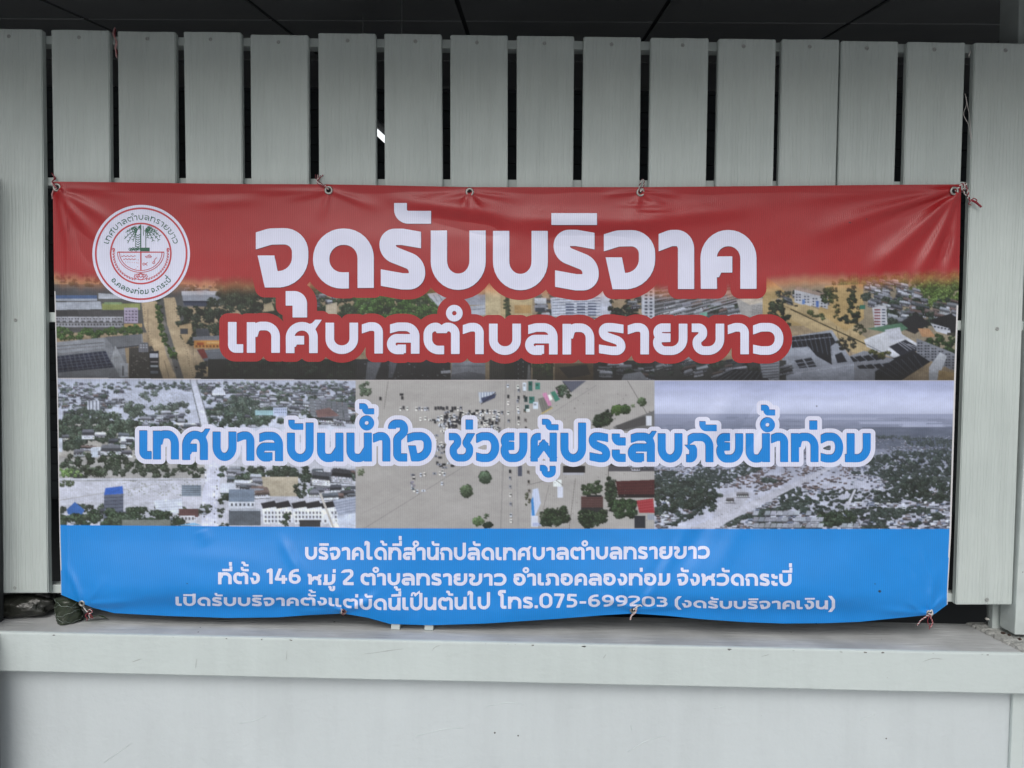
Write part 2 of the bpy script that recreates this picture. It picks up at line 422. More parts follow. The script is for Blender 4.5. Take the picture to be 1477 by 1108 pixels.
FL = [(1447, 913, .006, m_flake, -.02, 'larger dark debris lump beside the corner post'), (1456, 916, .0045, m_flake, -.02, 'smaller dark debris lump beside the corner post'),
      (1471, 922, .005, m_flake, -.05, 'dark debris crumb nearest the right edge of the photo'), (1424, 893, .006, m_chip, .05, 'pale paint chip at the foot of the thin strut')]
for f in FL: tag(crumb(*f[:5]), f[5], 'debris')

# tube lamp glimpsed between two boards
m_tube = bpy.data.materials.new('lamp_glow'); m_tube.use_nodes = True
pe = m_tube.node_tree.nodes['Principled BSDF']; pe.inputs['Emission Color'].default_value = (.95, .98, 1, 1); pe.inputs['Emission Strength'].default_value = 1.2
m_fix = mat('lamp_housing', (.35, .37, .38), .5, .4)
A, B = U(523, 171, 2.6), U(578, 222, 2.0)
lamp = empty('tube_lamp', tuple((A + B) / 2 + np.array([0, 0, .03]))); tag(lamp, 'lit fluorescent tube lamp glimpsed through the gap between two boards', 'lamp')
tube('tube', [A, B], .017, m_tube, lamp, 12)
up = np.array([0, 0, .06])
tube('housing', [A + up * .8, B + up * .8], .022, m_fix, lamp, 8)
tube('hanger', [A + up, np.array([A[0], A[1], ceil_z(A[1]) + .0])], .004, m_fix, lamp, 6)
tube('hanger', [B + up, np.array([B[0], B[1], ceil_z(B[1]) + .0])], .004, m_fix, lamp, 6)
# ------------------------------------------------------------------ hanging banner: shape of the cloth
def ip(x, tab): return np.interp(x, [t[0] for t in tab], [t[1] for t in tab])
E_TOP = [(76, 262), (160, 263), (340, 265.5), (470, 266), (560, 267.5), (675, 270), (800, 270), (925, 270), (1100, 268.5), (1250, 267), (1390, 266)]
E_BOT = [(70, 857), (87, 857.5), (112, 868), (135, 877), (165, 884.5), (240, 888.5), (330, 891.5), (400, 890.5), (450, 887), (495, 885), (530, 891), (562, 900), (620, 902), (700, 899.5),
         (800, 893), (870, 887.5), (914, 885), (960, 888), (1010, 893), (1075, 897.5), (1130, 899.5), (1190, 899), (1240, 897), (1290, 892), (1330, 888), (1347, 886.5), (1368, 871), (1390, 871)]
E_L = [(255, 76), (380, 77.5), (560, 82), (757, 85.5), (860, 87.5), (905, 88)]
E_R = [(260, 1386.5), (400, 1383.5), (550, 1378.5), (763, 1372), (872, 1367.5), (905, 1367)]
BASE = 0.010

RID = [  # x0,y0,x1,y1, width0,width1, amplitude mm, fade-in, fade-out
 # pulls from the top right corner
 (1384, 272, 1250, 404, 5, 19, 12, .05, .3), (1384, 272, 1316, 424, 4, 13, 9, .05, .4), (1384, 272, 1368, 430, 4, 10, 4, .05, .5), (1380, 272, 1130, 350, 5, 20, 10, .05, .5),
 (1384, 276, 1230, 335, 4, 11, -5, .05, .5), (1375, 330, 1345, 395, 6, 9, -5, .3, .5), (1380, 272, 1080, 292, 4, 13, 4, .1, .5),
 # pulls from the top left corner
 (82, 272, 138, 360, 4, 14, 7, .05, .6), (82, 272, 180, 335, 4, 12, 6, .05, .6), (82, 270, 200, 285, 4, 8, 3.5, .05, .6), (82, 274, 104, 400, 4, 9, 3.5, .05, .6),
 (95, 300, 150, 400, 6, 16, -5, .3, .5), (96, 275, 97.5, 870, 2.2, 2.2, .8, .02, .05),
 # swags under the top edge
 (474, 275, 330, 278, 3, 6, 3, .05, .6), (474, 275, 560, 300, 3, 9, 4, .05, .6), (474, 276, 400, 292, 3, 8, 3, .05, .6), (474, 277, 462, 330, 3, 12, 3, .05, .7),
 (250, 292, 400, 290, 8, 8, 3, .5, .5), (540, 282, 760, 318, 10, 14, 9, .4, .3), (700, 316, 1010, 318, 14, 15, 9, .25, .4), (880, 322, 1130, 296, 14, 13, 9, .3, .5),
 (560, 306, 760, 342, 12, 13, -5.5, .4, .3), (740, 344, 1000, 346, 14, 15, -4, .3, .4),
 (677, 277, 660, 320, 3, 12, 4, .05, .7), (677, 277, 700, 318, 3, 10, 3.5, .05, .7), (677, 277, 600, 287, 3, 7, 3, .05, .6), (677, 277, 760, 289, 3, 7, 3.5, .05, .6),
 (924, 277, 858, 282, 2.5, 5, 4, .05, .6), (924, 277, 990, 282, 2.5, 5, 4, .05, .6), (924, 278, 905, 318, 3, 12, 3.5, .05, .7), (924, 278, 965, 305, 3, 10, 4, .05, .7),
 (880, 296, 975, 296, 4, 4, 2.6, .4, .4), (890, 306, 985, 309, 4, 4, 1.8, .4, .4), (150, 318, 150, 318.1, 9, 9, 0, 0, 0),
 # faint drifts through the middle of the sheet
 (380, 330, 760, 375, 20, 26, 3.2, .4, .5), (420, 395, 900, 385, 20, 24, 2.5, .4, .5), (1040, 400, 1360, 440, 22, 30, 3, .4, .5),
 (1070, 552, 990, 680, 16, 22, 8, .3, .5), (1120, 555, 1040, 690, 14, 20, -7, .3, .5), (1330, 560, 1300, 700, 14, 18, 3, .4, .5),
 (150, 560, 210, 700, 22, 26, 2.2, .4, .5), (640, 560, 660, 740, 26, 26, 1.8, .4, .5),
 # lower blue strip
 (1050, 690, 965, 850, 13, 15, -6, .4, .4), (1092, 720, 1010, 860, 13, 16, 3, .4, .4), (1000, 745, 925, 872, 10, 9, 2, .4, .2), (985, 760, 918, 868, 9, 8, -2.5, .4, .2),
 (914, 878, 950, 840, 3, 9, 5, .05, .6), (914, 878, 850, 858, 3, 8, 5, .05, .6), (914, 878, 890, 820, 3, 9, 4, .05, .6), (914, 880, 1000, 872, 3, 6, 4, .05, .6),
 (495, 881, 560, 856, 3, 9, 6, .05, .6), (495, 881, 430, 862, 3, 8, 6, .05, .6), (495, 881, 470, 820, 3, 10, 4, .05, .6), (495, 881, 400, 882, 3, 6, 4, .05, .6),
 (1340, 886, 1300, 866, 3, 8, 5, .05, .6), (1340, 886, 1372, 850, 3, 8, 5, .05, .6), (1340, 886, 1352, 800, 3, 12, 4, .05, .6), (1340, 886, 1250, 878, 3, 7, 4, .05, .6),
 (400, 764, 440, 842, 8, 9, 4.5, .4, .4), (290, 763, 300, 790, 8, 14, 2.5, .2, .5), (118, 872, 92, 800, 4, 8, 4, .05, .6), (118, 872, 210, 868, 4, 7, 5, .05, .6), (125, 868, 160, 830, 4, 10, 3, .05, .6),
 (1325, 785, 1350, 850, 4, 6, 2.2, .4, .4), (1300, 800, 1322, 840, 5, 6, -1.8, .4, .4), (210, 800, 420, 806, 12, 14, 1.8, .5, .5),
]
def vnoise(x, y, seed, n=64):
    r = np.random.default_rng(seed).random((n, n)); xi = np.floor(x).astype(int); yi = np.floor(y).astype(int)
    fx = x - xi; fy = y - yi; fx = fx * fx * (3 - 2 * fx); fy = fy * fy * (3 - 2 * fy)
    a = r[yi % n, xi % n]; b = r[yi % n, (xi + 1) % n]; c = r[(yi + 1) % n, xi % n]; d = r[(yi + 1) % n, (xi + 1) % n]
    return (a * (1 - fx) + b * fx) * (1 - fy) + (c * (1 - fx) + d * fx) * fy - .5

CURL_C = [(70, 868), (250, 860), (420, 861), (500, 869), (600, 892), (720, 890), (800, 876), (900, 863), (1050, 865), (1200, 867), (1300, 873), (1390, 868)]
CURL_A = [(70, 10), (160, 24), (300, 30), (430, 28), (520, 14), (600, 3), (720, 3), (820, 9), (930, 25), (1100, 28), (1220, 22), (1330, 9), (1390, 6)]
def depth(x, y):
    """how far the cloth stands in front of the boards, in metres, at photo position x,y"""
    x = np.asarray(x, float); y = np.asarray(y, float)
    D = np.zeros_like(x)
    for (x0, y0, x1, y1, w0, w1, a, fi, fo) in RID:
        if a == 0: continue
        L = math.hypot(x1 - x0, y1 - y0); ux, uy = (x1 - x0) / L, (y1 - y0) / L
        m = 3.2 * max(w0, w1)
        lo_x, hi_x = min(x0, x1) - m, max(x0, x1) + m; lo_y, hi_y = min(y0, y1) - m, max(y0, y1) + m
        sel = (x > lo_x) & (x < hi_x) & (y > lo_y) & (y < hi_y)
        if not sel.any(): continue
        X = x[sel] - x0; Y = y[sel] - y0
        t = (X * ux + Y * uy) / L; s = -X * uy + Y * ux
        s = s + 4 * np.sin(t * 3.1 + x0) * np.clip(t, 0, 1) * (w1 > 7)
        wd = w0 + (w1 - w0) * np.clip(t, 0, 1)
        fa = np.clip(t / max(fi, 1e-3) , 0, 1); fb = np.clip((1 - t) / max(fo, 1e-3), 0, 1)
        fa = fa * fa * (3 - 2 * fa); fb = fb * fb * (3 - 2 * fb)
        D[sel] += a * .001 * np.exp(-(s / wd) ** 2) * fa * fb
    # soft undulation, slack cloth between the fixings
    D += .0030 * vnoise(x / 150, y / 95, 3) + .0013 * vnoise(x / 46 + y / 160, y / 38, 4) + .00035 * vnoise(x / 15, y / 17, 5)
    D += .0042 * vnoise(x / 120 + y / 70, y / 42, 8) * np.clip((430 - y) / 120, 0, 1)
    # the hem: doubled cloth along the top and its pulled-in edge
    D += .0050 * np.clip((279 + 5 * vnoise(x / 60, x * 0 + 2, 9) - y) / 13, 0, 1.1) ** .9
    yc = ip(x, CURL_C); A = ip(x, CURL_A) * .001
    rise = np.clip((y - (yc - 120)) / 118, 0, 1); rise = rise * rise * (3 - 2 * rise)
    D += A * rise / (1 + np.exp((y - yc - 7) / 5.5))
    D += .0022 * vnoise(x / 24, y / 13, 12) * np.clip((y - 835) / 30, 0, 1)
    D += .006 * np.clip((y - 780) / 110, 0, 1)
    return BASE + np.maximum(D + .003, 0)

def PB(x, y, lift=0.0):
    """world position on the cloth"""
    x = np.asarray(x, float); y = np.asarray(y, float)
    return U(x, y, 0.0) + 0 if False else _pb(x, y, lift)
def _pb(x, y, lift):
    d = np.stack([(x - 738.5) / F, -(y - 554.0) / F, -np.ones_like(x)], -1) @ RN.T
    t = (-(depth(x, y) + lift) - CAM[1]) / d[..., 1]
    return CAM + d * t[..., None]

# ------------------------------------------------------------------ lettering: strokes with flat ends, united by distance
G = {}
def g_(c, w, *it): G[c] = (w, it)
T = '|'
def p_(*a): return (T,) + a
g_('เ', .50, [(.14, 1), (.14, .135, .12), (.50, .135)])
g_('แ', 1.02, [(.14, 1), (.14, .135, .12), (.46, .135)], [(.66, 1), (.66, .135, .12), (1.02, .135)])
g_('โ', .74, [(.70, 1.40), (.20, 1.40, .14), (.20, 1.16, .1), (.40, 1.12, .08), (.40, .135, .12), (.74, .135)])
g_('ใ', .66, [(.04, 1.14), (.06, 1.32, .16), (.50, 1.32, .2), (.50, 1.02, .16), (.24, .80, .16), (.24, .135, .12), (.62, .135)])
g_('ไ', .62, [(-.06, 1.24), (.10, 1.37, .08), (.26, 1.3, .08), (.24, 1.1, .1), (.24, .135, .12), (.6, .135)])
g_('ท', 1.08, [(.14, 1), (.14, 0)], [(.20, .52), (.30, .875, .22), (.94, .875, .34), (.94, 0)])
g_('ก', 1.0, [(.20, 0), (.20, .44, .08), (.08, .60)], [(.02, .74), (.22, .875, .2), (.86, .875, .34), (.86, 0)])
g_('ภ', 1.08, [(.0, .13), (.28, .13, .12), (.28, .46, .08), (.14, .60)], [(.06, .74), (.28, .875, .2), (.94, .875, .34), (.94, 0)])
g_('ค', 1.0, [(.15, 0), (.14, .875, .38), (.86, .875, .38), (.86, 0)], [(.57, .42), (.28, .42, .12), (.17, .20)])
g_('ศ', 1.14, [(.15, 0), (.14, .875, .38), (.90, .875, .36), (.90, 0)], [(.60, .42), (.28, .42, .12), (.17, .20)], p_((.62, .90), (.86, .98), (.96, 1.09), (1.17, 1.09), (.95, .76)))
g_('ล', 1.04, [(.10, .81), (.35, .88, .25), (.90, .88, .34), (.90, 0)], [(.86, .50), (.14, .505, .24), (.14, .125, .24), (.54, .125)], [(.47, .02), (.47, .30)], )
g_('ส', 1.06, [(.10, .81), (.35, .88, .25), (.90, .88, .30), (.90, 0)], [(.86, .50), (.14, .505, .24), (.14, .125, .24), (.54, .125)], [(.47, .02), (.47, .30)], p_((.66, .90), (.86, .98), (.94, 1.08), (1.14, 1.08), (.94, .78)))
g_('ต', 1.19, [(.68, .13), (.14, .125, .38), (.14, .88, .40), (.48, .88, .14), (.60, .68)], [(.60, .68), (.72, .88, .12), (1.05, .88, .28), (1.05, 0)])
g_('ด', 1.05, [(.62, .13), (.14, .125, .40), (.14, .88, .42), (.91, .88, .40), (.91, 0)])
g_('จ', .88, [(0, .80), (.24, .875, .3), (.74, .885, .38), (.74, .14, .40), (.28, .14)], p_((.03, .55), (.31, .55), (.42, .0), (.15, .0)))
g_('ร', .80, [(.73, .83), (.40, .885, .2), (.14, .885, .22), (.14, .62, .22), (.66, .42, .24), (.66, .12, .24), (.40, .12, .2), (.02, .185)])
g_('บ', 1.0, [(.14, 1), (.14, .12, .38), (.86, .12, .38), (.86, 1)])
g_('ป', 1.0, [(.14, 1), (.14, .12, .38), (.86, .12, .38), (.86, 1.36)])
g_('ม', .98, [(.22, 1), (.22, .02)], [(.0, .13), (.84, .125, .38), (.84, 1)])
g_('น', .98, [(.14, 1), (.14, .12, .32), (.60, .12, .25), (.84, .45, .1), (.84, .5)], [(.84, 1), (.84, 0)])
g_('า', .70, [(0, .80), (.25, .88, .2), (.56, .88, .34), (.56, 0)])
g_('ย', 1.10, [(.56, .87), (.15, .87, .18), (.15, .56, .18), (.56, .545)], [(.56, .545), (.14, .53, .18), (.14, .12, .34), (.96, .12, .38), (.96, 1)])
g_('ข', 1.06, [(0, .865), (.36, .865, .15), (.36, .62, .12), (.17, .45, .12), (.17, .12, .32), (.92, .12, .38), (.92, 1)])
g_('ช', 1.0, [(0, .865), (.34, .865, .13), (.34, .62, .12), (.17, .45, .12), (.17, .12, .32), (.82, .12, .34), (.82, .50, .14), (.66, .62, .08), (.88, .98)])
g_('ว', .98, [(0, .79), (.25, .88, .25), (.84, .88, .38), (.84, .12, .38), (.25, .12, .2), (0, .17)])
g_('ง', .80, [(.24, .87), (.66, .87, .28), (.66, .13, .32), (.34, .13)], p_((0, .56), (.28, .56), (.44, 0), (.20, 0)))
g_('อ', .98, [(.04, .80), (.30, .88, .2), (.84, .88, .38), (.84, .12, .38), (.14, .12, .36), (.14, .56, .02), (.46, .56)])
g_('ผ', 1.10, [(.42, .87), (.14, .87, .16), (.14, 0)], [(.14, .13), (.55, .60), (.96, .13)], [(.96, 1), (.96, 0)])
g_('ห', 1.10, [(0, .87), (.2, .87, .08), (.2, 0)], [(.22, .30), (.52, .68, .1), (.92, .72, .16), (.96, 1.0)], [(.60, .62), (.94, .50, .16), (.94, 0)])
g_('ะ', .50, [(.14, .98), (.14, .71, .13), (.50, .71)], [(.14, .42), (.14, .135, .13), (.50, .135)])
g_('1', .50, [(.0, 1.10), (.34, 1.27, .02), (.34, 0)])
g_('4', 1.0, [(.46, 1.38), (.14, .42, .02), (1.0, .42)], [(.70, .78), (.70, 0)])
g_('6', .96, [(.80, 1.24), (.14, 1.22, .50), (.14, .12, .36), (.82, .12, .36), (.82, .76, .34), (.20, .74, .30)])
g_('9', .96, [(.16, .12), (.82, .14, .50), (.82, 1.24, .36), (.14, 1.24, .36), (.14, .60, .34), (.76, .62, .30)])
g_('2', .90, [(.04, 1.08), (.16, 1.24, .2), (.74, 1.24, .28), (.74, .86, .22), (.18, .30), (.18, .13, .01), (.90, .13)])
g_('0', 1.04, [(.52, 1.24), (.14, 1.24, .42), (.14, .12, .42), (.90, .12, .42), (.90, 1.24, .42), (.52, 1.24)])
g_('3', .88, [(.04, 1.22), (.70, 1.24, .28), (.70, .74, .24), (.30, .72)], [(.30, .72), (.74, .72, .26), (.74, .12, .30), (.02, .14)])
g_('5', .88, [(.80, 1.23), (.20, 1.23, .01), (.17, .78, .01), (.72, .78, .30), (.72, .12, .32), (.02, .14)])
g_('7', .88, [(.02, 1.23), (.72, 1.23, .02), (.30, 0)])
g_('-', .60, [(.04, .50), (.56, .50)])
g_('.', .26, p_((0, 0), (.27, 0), (.27, .27), (0, .27)))
g_('(', .46, [(.44, 1.5), (.16, 1.0, .3), (.16, .2, .3), (.44, -.3)])
g_(')', .46, [(.02, 1.5), (.30, 1.0, .3), (.30, .2, .3), (.02, -.3)])
# marks: width, strokes; heights above the base letter
g_('ั', .66, [(.13, 1.47), (.13, 1.20, .14), (.66, 1.20)])
g_('ิ', .78, p_((0, 1.09), (.78, 1.09), (.78, 1.29), (0, 1.29)))
g_('ี', .78, p_((0, 1.09), (.78, 1.09), (.78, 1.29), (0, 1.29)), p_((.56, 1.29), (.78, 1.29), (.78, 1.50), (.56, 1.50)))
g_('็', .70, [(.06, 1.10), (.10, 1.34, .1), (.30, 1.36, .1), (.34, 1.16), (.48, 1.30, .06), (.70, 1.46)])
g_('่', .24, p_((0, 1.12), (.24, 1.12), (.24, 1.45), (0, 1.45)))
g_('้', .56, [(0, 1.42), (.22, 1.42, .06), (.22, 1.20, .06), (.56, 1.20)])
g_('ํ', .50, ('o', .25, 1.27, .165))
g_('ุ', .38, [(0, -.18), (.25, -.18, .10), (.25, -.52)])
g_('ู', .56, [(0, -.17), (.16, -.17, .05), (.16, -.46, .13), (.43, -.46, .14), (.43, -.08)])
MARKH = {'ั': .11, '็': .085, '้': .10, 'ํ': .095, 'ุ': .125, 'ู': .105}

def fillet(pts):
    out = []; brk = []
    for i, p in enumerate(pts):
        r = p[2] if len(p) > 2 else 0
        if i == 0 or i == len(pts) - 1 or r == 0:
            out.append((p[0], p[1])); continue
        a = np.array(pts[i - 1][:2], float); b = np.array(p[:2], float); c = np.array(pts[i + 1][:2], float)
        u = a - b; v = c - b; lu, lv = np.hypot(*u), np.hypot(*v); u /= lu; v /= lv
        half = math.acos(max(-1, min(1, float(u @ v)))) / 2
        if half > 1.55: out.append((p[0], p[1])); continue
        rp = (pts[i - 1][2] if len(pts[i - 1]) > 2 and i > 1 else 0); rn = (pts[i + 1][2] if len(pts[i + 1]) > 2 and i < len(pts) - 2 else 0)
        tl = min(r / math.tan(half), lu * .98 * r / (r + rp), lv * .98 * r / (r + rn))
        p0 = b + u * tl; p2 = b + v * tl
        for t in np.linspace(0, 1, 9):
            # a conic a bit squarer than a parabola, near a circle
            wq = math.sin(half) ; den = (1 - t) ** 2 + 2 * wq * t * (1 - t) + t * t
            q = ((1 - t) ** 2 * p0 + 2 * wq * t * (1 - t) * b + t * t * p2) / den
            out.append((float(q[0]), float(q[1])))
    r = [out[0]]
    for q in out[1:]:
        if math.hypot(q[0] - r[-1][0], q[1] - r[-1][1]) > 1e-4: r.append(q)
    return r

class Field:
    """signed distance on a pixel grid, zero line = outline of all glyphs"""
    def __init__(s, x0, y0, x1, y1, st):
        s.x0, s.y0, s.st = x0, y0, st
        s.nx = int((x1 - x0) / st) + 1; s.ny = int((y1 - y0) / st) + 1
        s.A = np.full((s.ny, s.nx), 99.0)
    def win(s, xa, ya, xb, yb):
        i0 = max(0, int((xa - s.x0) / s.st)); i1 = min(s.nx, int((xb - s.x0) / s.st) + 2)
        j0 = max(0, int((ya - s.y0) / s.st)); j1 = min(s.ny, int((yb - s.y0) / s.st) + 2)
        if i1 <= i0 or j1 <= j0: return None
        X, Y = np.meshgrid(s.x0 + np.arange(i0, i1) * s.st, s.y0 + np.arange(j0, j1) * s.st)
        return (slice(j0, j1), slice(i0, i1)), X, Y
    def stroke(s, P, hw, pad=1.5, caps=True):
        LL = [0.0]
        for i in range(len(P) - 1): LL.append(LL[-1] + math.hypot(P[i + 1][0] - P[i][0], P[i + 1][1] - P[i][1]))
        def plane(a, b):      # cut line at end a of the stroke that runs on towards b
            L = math.hypot(b[0] - a[0], b[1] - a[1]) + 1e-9; ux, uy = (b[0] - a[0]) / L, (b[1] - a[1]) / L
            if abs(ux) > .75: return lambda X, Y: -(X - a[0]) * (1 if ux > 0 else -1)
            if abs(uy) > .75: return lambda X, Y: -(Y - a[1]) * (1 if uy > 0 else -1)
            return lambda X, Y: -((X - a[0]) * ux + (Y - a[1]) * uy)
        pl0, pl1 = plane(P[0], P[1]), plane(P[-1], P[-2])
        for i in range(len(P) - 1):
            a, b = P[i], P[i + 1]; L = math.hypot(b[0] - a[0], b[1] - a[1])
            if L < 1e-6: continue
            ux, uy = (b[0] - a[0]) / L, (b[1] - a[1]) / L
            m = hw + pad
            w = s.win(min(a[0], b[0]) - m, min(a[1], b[1]) - m, max(a[0], b[0]) + m, max(a[1], b[1]) + m)
            if w is None: continue
            sl_, X, Y = w; XA, YA = X, Y
            X = X - a[0]; Y = Y - a[1]; t = X * ux + Y * uy; q = np.abs(-X * uy + Y * ux) - hw
            e0 = e1 = 0
            if i > 0:
                c = P[i - 1]; l2 = math.hypot(a[0] - c[0], a[1] - c[1]); 
                if abs(((a[0] - c[0]) * ux + (a[1] - c[1]) * uy) / l2) < .35: e0 = hw
            if i < len(P) - 2:
                c = P[i + 2]; l2 = math.hypot(c[0] - b[0], c[1] - b[1])
                if abs(((c[0] - b[0]) * ux + (c[1] - b[1]) * uy) / l2) < .35: e1 = hw
            c0, c1 = -e0 - t, t - L - e1
            if caps and i == 0:      # level or upright cut ends, as the typeface has them
                if abs(ux) > .75: c0 = -X * (1 if ux > 0 else -1)
                elif abs(uy) > .75: c0 = -Y * (1 if uy > 0 else -1)
            if caps and i == len(P) - 2:
                if abs(ux) > .75: c1 = (X - (b[0] - a[0])) * (1 if ux > 0 else -1)
                elif abs(uy) > .75: c1 = (Y - (b[1] - a[1])) * (1 if uy > 0 else -1)
            r = np.maximum(c0, c1)
            d = np.hypot(np.maximum(q, 0), np.maximum(r, 0)) + np.minimum(np.maximum(q, r), 0)
            if i > 0 or not caps: d = np.minimum(d, np.hypot(X, Y) - hw)
            if caps and i > 0 and LL[i] < 1.6 * hw: d = np.maximum(d, pl0(XA, YA))
            if caps and i < len(P) - 2 and LL[-1] - LL[i + 1] < 1.6 * hw: d = np.maximum(d, pl1(XA, YA))
            elif caps and i == len(P) - 2: d = np.where(LL[-1] - LL[i] < 1.6 * hw, np.maximum(d, pl1(XA, YA)), d)
            s.A[sl_] = np.minimum(s.A[sl_], d)
        if not caps:
            b = P[-1]; w = s.win(b[0] - hw - pad, b[1] - hw - pad, b[0] + hw + pad, b[1] + hw + pad)
            if w: sl_, X, Y = w; s.A[sl_] = np.minimum(s.A[sl_], np.hypot(X - b[0], Y - b[1]) - hw)
    def poly(s, P, pad=1.5):
        xs = [p[0] for p in P]; ys = [p[1] for p in P]
        w = s.win(min(xs) - pad, min(ys) - pad, max(xs) + pad, max(ys) + pad)
        if w is None: return
        sl_, X, Y = w; ins = np.zeros(X.shape, bool); d = np.full(X.shape, 1e9)
        for i in range(len(P)):
            a = P[i]; b = P[(i + 1) % len(P)]; ex, ey = b[0] - a[0], b[1] - a[1]
            t = np.clip(((X - a[0]) * ex + (Y - a[1]) * ey) / (ex * ex + ey * ey + 1e-12), 0, 1)
            d = np.minimum(d, np.hypot(X - a[0] - t * ex, Y - a[1] - t * ey))
            c = (a[1] > Y) != (b[1] > Y)
            with np.errstate(divide='ignore', invalid='ignore'):
                xi = (b[0] - a[0]) * (Y - a[1]) / (b[1] - a[1] + 1e-12) + a[0]
            ins ^= c & (X < xi)
        s.A[sl_] = np.minimum(s.A[sl_], np.where(ins, -d, d))
    def ring(s, cx, cy, r, hw, pad=1.5):
        m = r + hw + pad; w = s.win(cx - m, cy - m, cx + m, cy + m)
        if w: sl_, X, Y = w; s.A[sl_] = np.minimum(s.A[sl_], np.abs(np.hypot(X - cx, Y - cy) - r) - hw)
    def disc(s, cx, cy, r, pad=2):
        m = r + pad; w = s.win(cx - m, cy - m, cx + m, cy + m)
        if w: sl_, X, Y = w; s.A[sl_] = np.minimum(s.A[sl_], np.hypot(X - cx, Y - cy) - r)
    def glyph(s, c, T, k, hwk=.14, pad=1.5):
        """T maps glyph units to pixels, k pixels per glyph unit"""
        w, its = G[c]
        h = MARKH.get(c, .14) * hwk / .14
        if c in 'ผช': h *= .9
        for it in its:
            if isinstance(it, list): s.stroke([T(*q) for q in fillet(it)], h * k, pad)
            elif it[0] == 'o':
                X, Y = T(it[1], it[2]); s.ring(X, Y, it[3] * k, h * k, pad)
            else: s.poly([T(*q) for q in it[1:]], pad)
    def mesh(s, name, iso, warp, lift, m, parent):
        A = s.A - iso; st = s.st
        ins = A < 0; n4 = ins[:-1, :-1].astype(int) + ins[:-1, 1:] + ins[1:, 1:] + ins[1:, :-1]
        V = []; Fc = []
        gid = np.full(A.shape, -1, int)
        full = n4 == 4; use = np.zeros(A.shape, bool)
        use |= ins & True
        # keep only inside nodes that touch a used cell
        idx = np.argwhere(ins); gid[ins] = np.arange(len(idx))
        VX = list(s.x0 + idx[:, 1] * st); VY = list(s.y0 + idx[:, 0] * st)
        fj, fi = np.nonzero(full)
        quads = np.stack([gid[fj, fi], gid[fj + 1, fi], gid[fj + 1, fi + 1], gid[fj, fi + 1]], 1)
        em = {}
        def ev(j0, i0, j1, i1):
            key = (j0, i0, j1, i1) if (j0, i0) < (j1, i1) else (j1, i1, j0, i0)
            if key in em: return em[key]
            a, b = A[key[0], key[1]], A[key[2], key[3]]; t = min(max(a / (a - b), .02), .98)
            VX.append(s.x0 + (key[1] + (key[3] - key[1]) * t) * st); VY.append(s.y0 + (key[0] + (key[2] - key[0]) * t) * st)
            em[key] = len(VX) - 1; return em[key]
        for j, i in np.argwhere((n4 > 0) & (n4 < 4)):
            cs = [(j, i), (j + 1, i), (j + 1, i + 1), (j, i + 1)]
            P = []
            for q in range(4):
                a = cs[q]; b = cs[(q + 1) % 4]
                if ins[a]: P.append(gid[a])
                if ins[a] != ins[b]: P.append(ev(*a, *b))
            if len(P) >= 3: Fc.append(P)
        xs, ys = np.array(VX), np.array(VY)
        if warp is not None: xs, ys = warp(xs, ys)
        return fastmesh(name, _pb(xs, ys, lift), quads, Fc, m, parent)

def fastmesh(name, P, quads, polys, m, parent, colors=None):
    me = bpy.data.meshes.new(name)
    loops = [np.asarray(quads).ravel()] + [np.array([v for p in polys for v in p], int)] if polys else [np.asarray(quads).ravel()]
    lv = np.concatenate(loops).astype(np.int32)
    cnt = np.concatenate([np.full(len(quads), 4), np.array([len(p) for p in polys], int)]) if polys else np.full(len(quads), 4)
    me.vertices.add(len(P)); me.vertices.foreach_set('co', np.ascontiguousarray(P, np.float32).ravel())
    me.loops.add(len(lv)); me.loops.foreach_set('vertex_index', lv)
    me.polygons.add(len(cnt)); st = np.concatenate([[0], np.cumsum(cnt)[:-1]]).astype(np.int32)
    me.polygons.foreach_set('loop_start', st)
    me.polygons.foreach_set('use_smooth', np.ones(len(cnt), bool))
    me.update(calc_edges=True)
    if colors is not None:
        ca = me.color_attributes.new('print', 'FLOAT_COLOR', 'POINT')
        ca.data.foreach_set('color', np.concatenate([colors, np.ones((len(colors), 1))], 1).astype(np.float32).ravel())
    me.materials.append(m)
    o = bpy.data.objects.new(name, me); col.objects.link(o)
    if parent: o.parent = parent; o.matrix_parent_inverse = Matrix.Translation(-Vector(parent.location))
    return o

